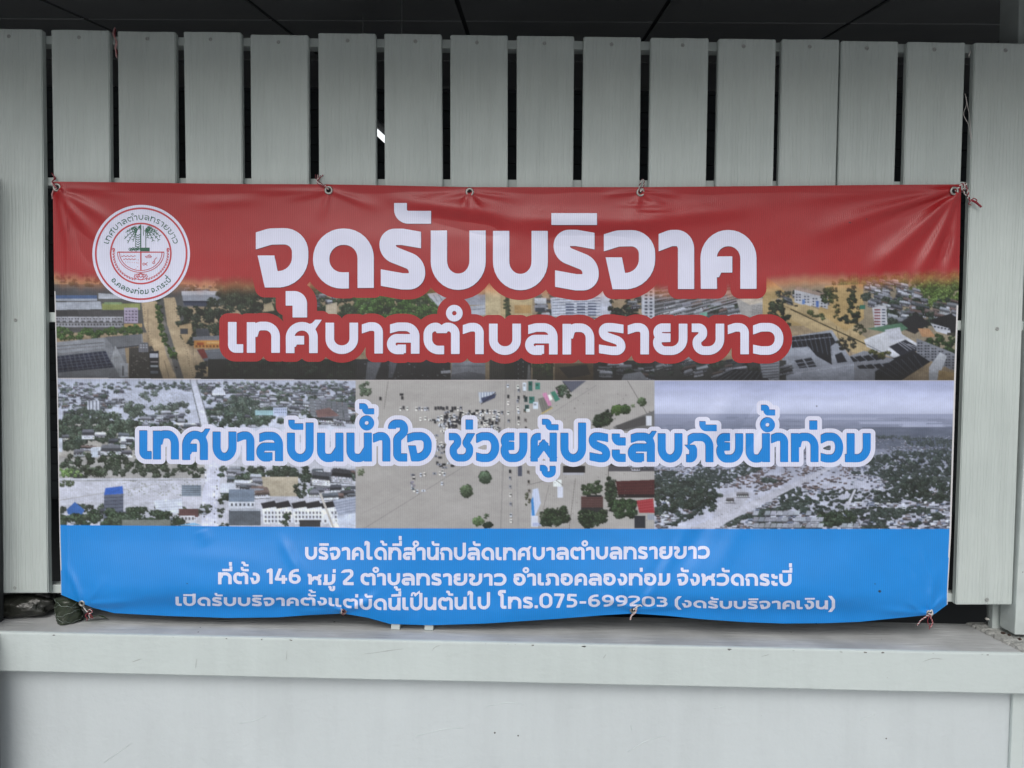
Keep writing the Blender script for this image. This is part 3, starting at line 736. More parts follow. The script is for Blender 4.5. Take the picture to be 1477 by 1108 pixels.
def vinyl(name, rgb=None, rough=.38, spec=.58, attr=None):
    """printed banner vinyl: faint woven ribs, soft sheen"""
    m = bpy.data.materials.new(name); m.use_nodes = True
    n = m.node_tree.nodes; l = m.node_tree.links; p = n['Principled BSDF']
    p.inputs['Roughness'].default_value = rough; p.inputs['Specular IOR Level'].default_value = spec
    tc = n.new('ShaderNodeTexCoord')
    hsv = n.new('ShaderNodeMixRGB'); hsv.blend_type = 'MULTIPLY'; hsv.inputs[0].default_value = 1
    if attr:
        at = n.new('ShaderNodeVertexColor'); at.layer_name = attr; l.new(at.outputs[0], hsv.inputs[1])
    else: hsv.inputs[1].default_value = (*rgb, 1)
    # ribs of the scrim, about 5 mm apart, and print grain
    wv = n.new('ShaderNodeTexWave'); wv.bands_direction = 'X'; wv.inputs['Scale'].default_value = 62; wv.inputs['Distortion'].default_value = .6; wv.inputs['Detail Scale'].default_value = 30
    l.new(tc.outputs['Object'], wv.inputs['Vector'])
    wz = n.new('ShaderNodeTexWave'); wz.bands_direction = 'Z'; wz.inputs['Scale'].default_value = 140; wz.inputs['Distortion'].default_value = .5
    l.new(tc.outputs['Object'], wz.inputs['Vector'])
    ns = n.new('ShaderNodeTexNoise'); ns.inputs['Scale'].default_value = 14; ns.inputs['Detail'].default_value = 6; l.new(tc.outputs['Object'], ns.inputs['Vector'])
    cr = n.new('ShaderNodeValToRGB'); cr.color_ramp.elements[0].position = .3; cr.color_ramp.elements[1].position = .7
    cr.color_ramp.elements[0].color = (.93, .93, .93, 1); l.new(ns.outputs[0], cr.inputs[0])
    m2 = n.new('ShaderNodeMixRGB'); m2.blend_type = 'MULTIPLY'; m2.inputs[0].default_value = .10
    l.new(cr.outputs[0], m2.inputs[1]); l.new(wv.outputs['Color'], m2.inputs[2]); l.new(m2.outputs[0], hsv.inputs[2])
    l.new(hsv.outputs[0], p.inputs['Base Color'])
    sm = n.new('ShaderNodeMath'); sm.operation = 'MULTIPLY_ADD'; sm.inputs[1].default_value = .35; l.new(wz.outputs['Fac'], sm.inputs[0]); l.new(wv.outputs['Fac'], sm.inputs[2])
    bp = n.new('ShaderNodeBump'); bp.inputs['Strength'].default_value = .22; bp.inputs['Distance'].default_value = .0008
    l.new(sm.outputs[0], bp.inputs['Height']); l.new(bp.outputs[0], p.inputs['Normal'])
    return m
GAIN = 1.0
def ink(c): return tuple(float(v) for v in np.clip(lin(c) * GAIN, 0, .92))
WHITE_C = (219, 223, 248); RED_C = (160, 31, 36); BLUE_C = (0, 134, 220); SLOG_C = (0, 133, 220)
m_sheet = vinyl('printed_vinyl', attr='print')
m_lw = vinyl('white_print', ink(WHITE_C)); m_lr = vinyl('red_print', ink(RED_C)); m_lb = vinyl('blue_print', ink(SLOG_C))
m_em_r = vinyl('emblem_red', ink((190, 62, 72))); m_em_g = vinyl('emblem_green', ink((34, 92, 72)))
m_shade = vinyl('ink_shadow', ink((70, 40, 60)))

bo = _pb(np.array([730.0]), np.array([268.0]), 0)[0]
banner = empty('banner', tuple(map(float, bo)))
tag(banner, 'wide vinyl charity banner in red, white and blue with large Thai lettering and flood photographs', 'banner')

BASEL = [(300, 0)]
def place(f, c, x0, x1, yb, k, sl=0.0, hwk=.14, pad=1.5, y01=None):
    w = G[c][0]
    if y01 is None:
        T_ = lambda X, Y: (x0 + (x1 - x0) * X / w, yb + sl * 0 - Y * k)
    else:
        (ya, yb_) = y01   # pixel top and bottom of the mark
        ys = []
        for it in G[c][1]:
            h = MARKH.get(c, .14)
            if isinstance(it, list): ys += [q[1] for q in it]
            elif it[0] == 'o': ys += [it[2] + it[3] + h, it[2] - it[3] - h]
            else: ys += [q[1] for q in it[1:]]
        T_ = None
        lo, hi = min(ys), max(ys)
        if c in 'ั': lo -= .11
        if c in '้': lo -= .10; hi += .10
        if c in 'ุ': hi += .12
        if c in 'ู': hi += .09; lo -= .10
        T_ = lambda X, Y: (x0 + (x1 - x0) * X / w, yb_ + (ya - yb_) * (Y - lo) / (hi - lo))
    f.glyph(c, T_, k, hwk, pad)

# line 1: จุดรับบริจาค
L1 = [('จ', 369, 445), ('ด', 451.6, 539.1), ('ร', 547.6, 612.9), ('บ', 622.2, 699.6), ('บ', 712, 789.2), ('ร', 799, 863.1), ('จ', 871, 945), ('า', 950, 999.4), ('ค', 1010.5, 1090.7)]
M1 = [('ุ', 412, 443.1, 420.7, 458), ('ั', 566.9, 621.7, 292.9, 321.9), ('ิ', 795.3, 861, 307.5, 324.6)]
f1 = Field(340, 275, 1125, 475, .62)
for c, a, b in L1: place(f1, c, a, b, ip((a + b) / 2, [(369, 414.5), (620, 416.3), (860, 417.5), (1090, 416.5)]), ip((a + b) / 2, [(369, 84), (620, 84), (1090, 83.5)]), pad=17)
for c, a, b, y0_, y1_ in M1: place(f1, c, a, b, 0, 84, pad=17, y01=(y0_, y1_))
# line 2: เทศบาลตำบลทรายขาว
L2 = [('เ', 328.9, 350.8), ('ท', 356, 403.7), ('ศ', 411.9, 462.8), ('บ', 469, 517), ('า', 521.9, 552.2), ('ล', 558, 605.2), ('ต', 611, 662.8), ('า', 667.5, 697.5), ('บ', 705, 751.7), ('ล', 757.3, 804.4),
      ('ท', 811.7, 856.8), ('ร', 862.9, 902.8), ('า', 905.4, 936), ('ย', 941.8, 991.6), ('ข', 997.7, 1044.6), ('า', 1049.8, 1080.1), ('ว', 1086.2, 1129.9)]
f2 = Field(300, 425, 1160, 540, .6)
for c, a, b in L2: place(f2, c, a, b, ip((a + b) / 2, [(329, 508.7), (660, 510.8), (800, 511.5), (1130, 511)]), 44.2, pad=16)
place(f2, 'ํ', 644.5, 666.1, 0, 46, pad=16, y01=(441, 462.6))
# line 3: เทศบาลปันน้ำใจ ช่วยผู้ประสบภัยน้ำท่วม
L3 = [('เ', 202.2, 218.9), ('ท', 222, 257), ('ศ', 263.7, 302.4), ('บ', 308.2, 339.9), ('า', 342.3, 366.1), ('ล', 370.7, 407.6), ('ป', 414.6, 452), ('น', 458, 495), ('น', 500.8, 535.8), ('า', 538.3, 562.3), ('ใ', 564, 589), ('จ', 587.6, 622.7),
      ('ช', 647.8, 684), ('ว', 687, 719), ('ย', 723.4, 759.8), ('ผ', 766, 802.9), ('ป', 809.4, 844.7), ('ร', 850, 879.8), ('ะ', 883, 902.6), ('ส', 906.5, 944.8), ('บ', 949.9, 983.5), ('ภ', 989.9, 1028.5), ('ย', 1034.5, 1071), ('น', 1076.9, 1109.7),
      ('า', 1112.4, 1136), ('ท', 1141.9, 1180), ('ว', 1184, 1215), ('ม', 1219, 1255.6)]
M3 = [('ั', 416.5, 437.5, 606, 619.5), ('ํ', 522, 536.2, 603.3, 617.5), ('้', 518.5, 539.8, 583, 597), ('่', 671.8, 682.4, 605.7, 619.8), ('้', 782, 805.7, 605.3, 620.2), ('ู', 779, 803, 669.7, 688),
      ('ั', 1008.5, 1033.9, 608, 621.5), ('ํ', 1100, 1114.4, 605.8, 620.2), ('้', 1097.9, 1118.2, 585.3, 598.5), ('่', 1167.6, 1179, 607, 620)]
f3a = Field(180, 565, 636, 712, .6); f3b = Field(636, 565, 1280, 712, .6)
for c, a, b in L3: place(f3a if a < 636 else f3b, c, a, b, ip((a + b) / 2, [(202, 662.3), (430, 666), (620, 665.7), (800, 666), (1000, 666.8), (1255, 666.5)]), 41.2, hwk=.138, pad=9)
for c, a, b, y0_, y1_ in M3: place(f3a if a < 636 else f3b, c, a, b, 0, 41, pad=9, y01=(y0_, y1_))

f1.mesh('title_outline', 14.3, None, .00035, m_lr, banner)
f2.mesh('subtitle_outline', 12.6, None, .00065, m_lr, banner)
f1.mesh('print_shadow', 0, lambda x, y: (x + .55, y + .75), .0008, m_shade, banner)
f2.mesh('print_shadow', 0, lambda x, y: (x + .45, y + .6), .0008, m_shade, banner)
for f_ in (f3a, f3b): f_.mesh('print_shadow', 0, lambda x, y: (x - .45, y - .6), .0005, m_shade, banner)
f1.mesh('title_lettering', 0, None, .0010, m_lw, banner)
f2.mesh('subtitle_lettering', 0, None, .0010, m_lw, banner)
for f_ in (f3a, f3b):
    f_.mesh('slogan_outline', 6.6, None, .00035, m_lw, banner); f_.mesh('slogan_lettering', 0, None, .0007, m_lb, banner)

UP = 'ัิี็ํ'; TONE = '่้'; LOW = 'ุู'
def run(text, f, x0, x1, k, hwk, kern=.115, xmap=None):
    """one line set from x0 to x1 on the baseline 0, y up = -k"""
    seq = []; x = 0; prev = None; last_up = False
    i = 0
    while i < len(text):
        c = text[i]
        if c == ' ': x += .42; prev = None; i += 1; continue
        if c in UP:
            w = G[c][0]; off = -.22 if text[i - 1] == 'ป' else .04
            seq.append((c, x - kern + off - w, 0)); last_up = True; i += 1; continue
        if c in TONE:
            w = G[c][0]; up = .42 if last_up else 0
            if i + 1 < len(text) and text[i + 1] == 'ำ': up = .42
            seq.append((c, x - kern + .02 - w, up)); i += 1; continue
        if c in LOW:
            seq.append((c, x - kern + .0 - G[c][0], 0)); i += 1; continue
        if c == 'ำ':
            seq.append(('ํ', x - kern - .24, 0)); c = 'า'
        seq.append((c, x, 0)); x += G[c][0] + kern; last_up = False; i += 1
    tot = x - kern; s = (x1 - x0) / tot
    for c, xx, up in seq:
        f.glyph(c, (lambda X, Y, xx=xx, up=up: (x0 + (xx + X) * s, -(Y + up) * k)), k, hwk)
    return s

def textline(name, text, x0, x1, base, height, k=19.0, hwk=.125):
    f = Field(x0 - 8, -k * 2.2, x1 + 10, k * .85, .5)
    run(text, f, x0, x1, k, hwk)
    wp = lambda X, Y: (X, ip(X, base) + Y * ip(X, height) / k)
    return f.mesh(name, 0, wp, .0006, m_lw, banner)
textline('address_lettering', 'บริจาคได้ที่สำนักปลัดเทศบาลตำบลทรายขาว', 440, 1024, [(440, 807.6), (730, 808.2), (1024, 806)], [(440, 18.6), (1024, 18.4)])
textline('address_lettering', 'ที่ตั้ง 146 หมู่ 2 ตำบลทรายขาว อำเภอคลองท่อม จังหวัดกระบี่', 314.5, 1142, [(314, 843), (430, 842), (460, 844), (700, 844.8), (930, 844.5), (1142, 845.4)], [(314, 17.5), (430, 15.5), (460, 15), (520, 17.5), (1142, 17.6)], hwk=.13)
textline('address_lettering', 'เปิดรับบริจาคตั้งแต่บัดนี้เป็นต้นไป โทร.075-699203 (งดรับบริจาคเงิน)', 253, 1205,
         [(253, 874), (360, 874.5), (430, 874), (470, 873.5), (500, 877), (530, 880), (600, 880.5), (700, 879), (800, 877), (900, 874.5), (960, 875.5), (1050, 878.5), (1205, 879)],
         [(253, 13.2), (430, 12), (480, 12), (530, 16), (580, 18.5), (720, 18.2), (800, 15.5), (900, 11.5), (960, 10.5), (1050, 11.5), (1205, 13)], hwk=.125)

# ------------------------------------------------------------------ round emblem
ECX, ECY = 203.6, 366.1
fe = Field(125, 288, 283, 444, .55); fe.disc(ECX, ECY, 70.4, 12)
fe.mesh('emblem_disc', 0, None, .00035, m_lw, banner)
fr = Field(130, 292, 278, 440, .4); fr.ring(ECX, ECY, 65.5, 1.25); fr.ring(203, 365.8, 43.4, 1.15)
fr.stroke([(169.5, 363.8), (236.8, 363.8)], .8); fr.stroke([(203.1, 364), (203.1, 390.6)], .95)
for R_, h_ in ((33.6, .5), (30.6, .5)):
    fr.stroke([(203 + R_ * math.cos(a), 364 + R_ * .86 * math.sin(a)) for a in np.linspace(0, math.pi, 40)], h_)
def sq(x0, y0, x1, y1, amp, per, h_, f=fr):
    f.stroke([(x0 + (x1 - x0) * t, y0 + (y1 - y0) * t + amp * math.sin(t * per * 2 * math.pi)) for t in np.linspace(0, 1, int(per * 9))], h_, caps=False)
sq(175, 369.5, 195.5, 369.7, .7, 4, .4); sq(178, 373.8, 196, 374.2, .7, 4, .4)
for q in range(6): fr.disc(181 + q * 3.2, 378 + .2 * q, .5)
for a, b in ((199, 379.5), (198.5, 385), (196, 387.2), (199.4, 375)): fr.disc(a, b, .6)
fr.stroke([(209.5, 369.8), (218.6, 369.8), (217.3, 371.8), (211, 371.8), (209.5, 369.8)], .4); fr.stroke([(213, 369.4), (214.5, 367.8), (216.3, 367.8), (217, 369.2)], .4)
fr.stroke([(205.6, 380.8), (207.3, 379.2), (209.5, 380.6), (212.3, 383)], .4, caps=False); fr.stroke([(205.6, 380.8), (207.3, 382.8), (209.5, 381.4), (212.6, 378.6)], .4, caps=False)
fr.ring(221.6, 379, 1.5, .4); fr.stroke([(222.3, 377.6), (223.6, 373.8), (226, 371.8)], .45, caps=False)
for t in np.linspace(0, 1, 15):        # garland of waves round the bowl
    a = math.radians(-8 + 84 * t)
    for sgn in (-1, 1):
        cx_, cy_ = 203 + sgn * 39.2 * math.cos(a), 366.5 + 37.5 * math.sin(a)
        tx, ty = -sgn * math.sin(a), math.cos(a); nx_, ny_ = sgn * math.cos(a), math.sin(a)
        pts = [(cx_ + tx * u + nx_ * v, cy_ + ty * u + ny_ * v) for u, v in ((-2.2, 1.2), (-.6, -.9), (1.2, -1.1), (1.6, .6), (.4, .7))]
        fr.stroke(pts, .42, caps=False)
for sgn in (-1, 1): fr.ring(203 + sgn * 39.4, 359.6, 1.6, .42)
for dx in (-4.6, 0, 4.6): fr.ring(203 + dx, 397.6, 2.3, .45)
fr.ring(203, 398.8, 4.6, .4); fr.stroke([(195, 395.5), (193.4, 399.5), (197, 402.6), (203, 404), (209, 402.6), (212.6, 399.5), (211, 395.5)], .45, caps=False)
fr.mesh('emblem_drawing', 0, None, .0008, m_em_r, banner)
fg = Field(130, 292, 278, 440, .4)
fg.stroke([(202.9, 324), (202.9, 363)], .75); fg.stroke([(210.2, 331), (210.2, 357.5)], .45); fg.stroke([(206.5, 326), (207, 340)], .4)
fg.poly([(204, 357.3), (215.8, 357.3), (215.8, 362.6), (204, 362.6)])
for q in range(7): fg.stroke([(196.2, 338.5 + q * 3.3), (199, 340 + q * 3.3), (201.6, 338.2 + q * 3.3)], .45, caps=False)
fg.stroke([(195.8, 336), (195.4, 357)], .4)
for q in range(7): fg.ring(187.5 + q * 2.1, 359.6 + .8 * math.sin(q * 2), 1.7, .42)
er = random.Random(5)
def frond(x, y, an, L_, n_=5):
    ex, ey = x + math.cos(an) * L_, y + math.sin(an) * L_ + L_ * .35
    P_ = [(x + (ex - x) * t, y + (ey - y) * t - 2.2 * math.sin(t * 3.14)) for t in np.linspace(0, 1, 6)]
    fg.stroke(P_, .42, caps=False)
    for q in range(1, 6):
        for s_ in (-1, 1):
            a2 = an + s_ * .9 + .5; X, Y = P_[q]
            fg.stroke([(X, Y), (X + 2.6 * math.cos(a2), Y + 2.6 * math.sin(a2))], .38, caps=False)
for an, L_ in ((3.3, 15), (2.85, 18), (2.45, 17), (2.1, 12), (3.7, 9), (-.9, 5)): frond(198.5, 331.5, an, L_)
for an, L_ in ((-.15, 15), (.12, 20), (.42, 20), (.8, 15), (-.5, 9), (1.2, 9)): frond(210, 330.5, an, L_)
def arctext(f, text, R_, a0, a1, inward, k, hwk):
    """lettering bent round the emblem; angles in degrees clockwise from the top"""
    ff = []
    class Dummy:
        def glyph(self, c, T_, kk, hwk_, pad=1.5):
            def T2(X, Y):
                u, v = T_(X, Y); a = math.radians(u); r = R_ - v if not inward else R_ + v
                return (ECX + r * math.sin(a), ECY - r * math.cos(a))
            f.glyph(c, T2, kk, hwk_)
    run(text, Dummy(), a0, a1, k, hwk, kern=.16)
fg.mesh('emblem_drawing', 0, None, .0009, m_em_g, banner)
fg = Field(130, 292, 278, 366, .4)
arctext(fg, 'เทศบาลตำบลทรายขาว', 48.6, -74, 74, False, 7.6, .068)
fg.mesh('emblem_lettering', 0, None, .0009, m_em_g, banner)
fg = Field(130, 366, 278, 440, .4)
arctext(fg, 'อ.คลองท่อม จ.กระบี่', 58.6, 229, 131, True, 6.6, .088)
fg.mesh('emblem_lettering', 0, None, .0009, m_em_g, banner)
# ------------------------------------------------------------------ the printed flood photographs (flat print on the sheet)
PX, PY, PW, PH, S = 70, 386, 1324, 384, 2
CV = np.zeros((PH * S, PW * S, 3), np.float32)
yy, xx = np.mgrid[0:PH * S, 0:PW * S].astype(np.float32)
gx = PX + (xx + .5) / S; gy = PY + (yy + .5) / S
pr = random.Random(21)
CLIP = [70, 386, 1394, 770]
def nz(sx, sy, seed): return vnoise(gx / sx, gy / sy, seed) + .5
def fill(mask, c): CV[mask] = c
def J(c, j): 
    d = pr.uniform(-j, j); return tuple(min(255, max(0, v + d + pr.uniform(-j, j) * .15)) for v in c)
def poly(P, c, alpha=1.0, mott=0):
    xs = [p[0] for p in P]; ys = [p[1] for p in P]
    i0 = max(0, int((max(min(xs), CLIP[0]) - PX) * S)); i1 = min(PW * S, int((min(max(xs), CLIP[2]) - PX) * S) + 1)
    j0 = max(0, int((max(min(ys), CLIP[1]) - PY) * S)); j1 = min(PH * S, int((min(max(ys), CLIP[3]) - PY) * S) + 1)
    if i1 <= i0 or j1 <= j0: return
    X = gx[j0:j1, i0:i1]; Y = gy[j0:j1, i0:i1]; ins = np.zeros(X.shape, bool)
    for k in range(len(P)):
        a = P[k]; b = P[(k + 1) % len(P)]
        if a[1] == b[1]: continue
        cnd = (a[1] > Y) != (b[1] > Y)
        ins ^= cnd & (X < (b[0] - a[0]) * (Y - a[1]) / (b[1] - a[1]) + a[0])
    sub = CV[j0:j1, i0:i1]; c = np.array(c, np.float32)
    if mott: 
        n_ = rng.normal(0, mott, int(ins.sum()))[:, None]; sub[ins] = sub[ins] * (1 - alpha) + (c + n_) * alpha
    else: sub[ins] = sub[ins] * (1 - alpha) + c * alpha
def rect(x, y, w, h, c, a=1.0): poly([(x, y), (x + w, y), (x + w, y + h), (x, y + h)], c, a)
def line(x0, y0, x1, y1, w, c, a=1.0):
    L = math.hypot(x1 - x0, y1 - y0) + 1e-6; nx_, ny_ = -(y1 - y0) / L * w / 2, (x1 - x0) / L * w / 2
    poly([(x0 + nx_, y0 + ny_), (x1 + nx_, y1 + ny_), (x1 - nx_, y1 - ny_), (x0 - nx_, y0 - ny_)], c, a)
def dab(x, y, r, c):
    if not (CLIP[0] <= x <= CLIP[2] and CLIP[1] <= y <= CLIP[3]): return
    i = int((x - PX) * S); j = int((y - PY) * S); q = max(1, int(round(r * S)))
    i0, i1, j0, j1 = max(0, i - q), i + q, max(0, j - q), j + q
    sub = CV[j0:j1, i0:i1]
    if sub.size == 0: return
    ii, jj = np.meshgrid(np.arange(sub.shape[1]) - q + .5, np.arange(sub.shape[0]) - q + .5)
    X1 = min(PW * S, int((CLIP[2] - PX) * S)); Y1 = min(PH * S, int((CLIP[3] - PY) * S))
    mk = (ii * ii + jj * jj <= q * q) & (ii + i < X1) & (jj + j < Y1) & (ii + i > (CLIP[0] - PX) * S) & (jj + j > (CLIP[1] - PY) * S)
    sub[mk] = c
def tree(x, y, r, c=(70, 84, 74), sq=.8, dens=1.0):
    c = (c[0] * .98, c[1] * 1.0, c[2] * .93)
    n_ = int(max(5, 5 * r * dens)); k = 1.0
    for _ in range(n_):          # ragged dark mass
        a = pr.uniform(0, 6.28); q = r * math.sqrt(pr.random()); li = .84 + pr.uniform(-.14, .14)
        dab(x + q * math.cos(a), y + q * math.sin(a) * sq, pr.uniform(.6, .6 + r * .17), tuple(v * li for v in c))
    for _ in range(int(n_ * 1.3)):   # leaf clumps catching light
        a = pr.uniform(0, 6.28); q = r * .95 * math.sqrt(pr.random()); dx, dy = q * math.cos(a), q * math.sin(a) * sq
        li = 1.16 + .46 * (-dy / r) - .15 * (dx / r) + pr.uniform(-.22, .26)
        dab(x + dx - .3, y + dy - .5, pr.uniform(.4, .5 + r * .07), tuple(min(255, v * li) for v in c))
def grove(P, n, r0, r1, c, sq=.8):
    xs = [p[0] for p in P]; ys = [p[1] for p in P]; pts = []
    def inside(x, y):
        k = False
        for i in range(len(P)):
            a = P[i]; b = P[(i + 1) % len(P)]
            if (a[1] > y) != (b[1] > y) and x < (b[0] - a[0]) * (y - a[1]) / (b[1] - a[1]) + a[0]: k = not k
        return k
    while len(pts) < n:
        x, y = pr.uniform(min(xs), max(xs)), pr.uniform(min(ys), max(ys))
        if inside(x, y): pts.append((y, x))
    for y, x in sorted(pts): tree(x, y, pr.uniform(r0, r1), J(c, 14), sq)
def house(x, y, w, h, roof, wall, tilt=0.0, win=True, sh=.45):
    """seen from the air at a slant: two roof planes above, shaded facade below with openings"""
    rh = h * (1 - sh); k = tilt * w; d = pr.uniform(.6, .8)
    poly([(x - .8, y + h * sh), (x + w + 1.5, y + k + h * sh), (x + w + 2.4, y + k + h * sh + 1.2), (x, y + h * sh + 1.4)], tuple(v * .35 for v in wall), .6)
    poly([(x, y), (x + w, y + k), (x + w - .08 * w, y + k - rh), (x + .08 * w, y - rh)], tuple(v * d for v in roof))
    poly([(x + .08 * w, y - rh), (x + w * .92, y + k - rh), (x + w, y + k - rh * .45), (x, y - rh * .45)], tuple(min(255, v * 1.1) for v in roof))
    if w > 6:
        for q in range(int(w / 2.2)): line(x + 2.2 * q + 1, y + k * q * 2.2 / w - rh * .1, x + 2.2 * q + 1.6, y + k * q * 2.2 / w - rh * .9, .4, tuple(v * .82 for v in roof), .6)
    poly([(x, y), (x + w, y + k), (x + w, y + k + h * sh), (x, y + h * sh)], wall)
    line(x, y + .4, x + w, y + k + .4, .8, tuple(v * .4 for v in wall))
    if w > 4:
        rows = max(1, int(h * sh / 2.6)); cols = max(2, int(w / pr.uniform(1.9, 3.4))); wf = pr.uniform(.35, .7)
        for r_ in range(rows):
            for c_ in range(cols):
                if pr.random() < .75: rect(x + (c_ + .3) * w / cols, y + k * (c_ + .5) / cols + .9 + r_ * 2.6, w / cols * wf, pr.uniform(1.0, 1.7), tuple(v * pr.uniform(.25, .5) for v in wall))
ROOFS = [(150, 152, 160), (118, 120, 128), (176, 178, 186), (92, 94, 102), (132, 112, 106), (196, 198, 206), (104, 112, 118), (140, 142, 150)]
WALLS = [(206, 208, 214), (178, 180, 188), (222, 222, 226), (160, 162, 166)]
def town(x0, y0, x1, y1, n, s0, s1, dark=1.0, trees=.4, roofs=ROOFS, tc=(66, 78, 70), sk=0.0, hole=None):
    """small buildings and trees, nearer ones larger and painted last"""
    it = sorted(((pr.uniform(y0, y1), pr.uniform(x0, x1)) for _ in range(n)))
    for y, x in it:
        if hole and hole(x, y): continue
        s = s0 + (s1 - s0) * (y - y0) / (y1 - y0 + 1e-6)
        if pr.random() < trees: tree(x, y, s * pr.uniform(.35, .8), J(tc, 14), .7)
        else:
            rf = J(pr.choice(roofs), 12); wl = J(pr.choice(WALLS), 10)
            w_ = s * pr.uniform(.8, 2.0)
            house(x, y, w_, s * pr.uniform(.5, .85), tuple(v * dark for v in rf), tuple(v * dark for v in wl), sk + pr.uniform(-.08, .08), s > 5, pr.uniform(.25, .5))
def water(x0, y0, x1, y1, c, a=10, sx=30, sy=6, seed=1):
    m_ = (gx >= x0) & (gx < x1) & (gy >= y0) & (gy < y1)
    n_ = (vnoise(gx[m_] / sx, gy[m_] / sy, seed) * a + vnoise(gx[m_] / 7, gy[m_] / 2.5, seed + 1) * a * .5)[:, None]
    CV[m_] = np.array(c, np.float32) + n_

# --- upper photograph: tan flood water, y 395..548
CLIP = [70, 386, 1394, 549]
water(70, 386, 1394, 549, (186, 160, 124), 22, 40, 10, 31)
TAN = (204, 172, 124); DG = (52, 66, 52)
rect(70, 410, 200, 70, (108, 108, 106))
town(78, 398, 205, 412, 40, 4, 6, .8, .6, tc=(70, 66, 52)); 
for (x, y, w_, h_) in ((80, 416, 60, 9), (142, 416, 40, 8)):
    rect(x, y, w_, h_, (92, 94, 98)); 
    for q in range(5): line(x, y + q * 2, x + w_, y + q * 2 - .5, .5, (120, 122, 126))
rect(80, 426, 60, 5, (88, 120, 170)); rect(80, 431, 60, 3, (190, 196, 206))
poly([(142, 423), (182, 426), (182, 431), (142, 431)], (206, 210, 218)); poly([(80, 436), (145, 435), (147, 446), (80, 447)], (196, 200, 208))
for q in range(6): line(80, 437 + q * 1.8, 146, 436 + q * 1.8, .4, (164, 170, 182))
rect(147, 438, 55, 9, (168, 176, 96)); rect(150, 436, 26, 3, (150, 178, 120))
for k_ in range(2):
    x0_ = 80 + k_ * 33
    poly([(x0_, 448), (x0_ + 32, 447), (x0_ + 33, 456), (x0_ - 1, 457)], (84, 82, 84)); 
for q in range(11):
    x0_ = 80 + q * 8.9
    rect(x0_, 457, 8.6, 8, (196, 194, 200)); rect(x0_ + 1.2, 459, 2.2, 2, (88, 86, 90)); rect(x0_ + 5, 459, 2.2, 2, (88, 86, 90)); rect(x0_ + 1.2, 462.5, 5.6, 2.4, (110, 108, 112))
poly([(113, 449), (180, 447), (180, 456), (113, 457)], (98, 96, 98)); rect(80, 466, 98, 6, (178, 176, 182)); 
for q in range(22): rect(81 + q * 4.5, 467, 2.4, 2.6, (96, 94, 98))
rect(179, 444, 20, 22, (196, 178, 202)); [rect(181 + 4.6 * (q % 4), 448 + 4.4 * (q // 4), 2.6, 2, (108, 96, 120)) for q in range(16)]
rect(179, 467, 26, 5, (206, 168, 106))
grove([(80, 474), (206, 472), (208, 482), (80, 490)], 60, 3, 5, (78, 106, 56)); rect(150, 474, 55, 3, (96, 122, 62))
# shopping hall with solar roof
poly([(78, 494), (205, 482), (207, 498), (180, 502), (186, 549), (78, 549)], (150, 152, 156))
poly([(78, 494), (150, 487), (152, 502), (100, 508), (78, 510)], (168, 170, 174)); line(78, 500, 150, 494, 1, (112, 114, 118)); line(78, 505, 150, 498.6, .7, (120, 120, 124))
poly([(152, 486), (204, 482), (204, 496), (164, 502)], (128, 130, 134)); line(164, 503, 206, 498, 2.4, (84, 86, 92))
poly([(80, 514), (150, 506), (166, 530), (82, 538)], (104, 108, 122))
for q in range(11):
    x0_ = 81 + q * 6.7; poly([(x0_, 514.5 - q * .75), (x0_ + 4.6, 514 - q * .75), (x0_ + 10 + q * .5, 536 - q * .6), (x0_ + 4 + q * .5, 536.6 - q * .6)], (54, 62, 92))
for q in range(5): line(80, 518 + q * 4.4, 162, 509.5 + q * 4.4, .7, (128, 132, 144))
poly([(166, 498), (184, 530), (176, 549), (160, 520)], (176, 178, 180)); rect(174, 524, 11, 20, (190, 192, 196)); rect(176, 528, 3, 14, (130, 132, 136))
poly([(186, 502), (232, 498), (238, 549), (186, 549)], (84, 80, 76))
for q in range(60): rect(188 + pr.uniform(0, 40), 504 + pr.uniform(0, 42), 2, 1.1, J((140, 132, 122), 30))
rect(200, 494, 14, 14, (128, 128, 134)); [rect(202 + 4 * (q % 3), 497 + 3.6 * (q // 3), 2.4, 1.6, (208, 208, 214)) for q in range(6)]
# avenues under water
poly([(204, 436), (226, 434), (240, 480), (272, 549), (236, 549), (222, 505), (208, 470)], (214, 184, 140))
poly([(236, 430), (252, 429), (262, 470), (286, 549), (262, 549), (244, 490)], (208, 180, 138))
poly([(226, 455), (236, 455), (262, 540), (256, 549), (240, 512)], (156, 148, 136), .8); poly([(234, 470), (242, 470), (266, 549), (256, 549)], (120, 118, 116))
grove([(225, 432), (231, 432), (236, 470), (250, 500), (258, 520), (246, 516), (230, 480), (225, 455)], 60, 1.6, 3, (70, 94, 44))
for q in range(34):
    t = q / 33; dab(250 + 30 * t + pr.uniform(-1, 1), 436 + 112 * t, .5, (92, 78, 60)); dab(206 + 24 * t + pr.uniform(-1.5, 1.5), 440 + 106 * t, .6, (96, 80, 62))
for a, b in ((226, 438), (233, 451), (248, 514), (242, 498), (253, 529)): rect(a, b, 3, 1.8, (48, 44, 44))
line(213, 446, 215, 545, .5, (96, 84, 68)); line(237, 520, 245, 549, .5, (96, 84, 68)); line(276, 470, 279, 512, .5, (90, 80, 66))
poly([(215, 507), (229, 506), (230, 544), (216, 545)], (54, 56, 64)); rect(216, 510, 12, 6, (196, 198, 206)); rect(217, 521, 11, 2, (170, 160, 160)); rect(217, 527, 11, 2.5, (190, 196, 200)); rect(217, 535, 11, 4, (122, 128, 138)); 
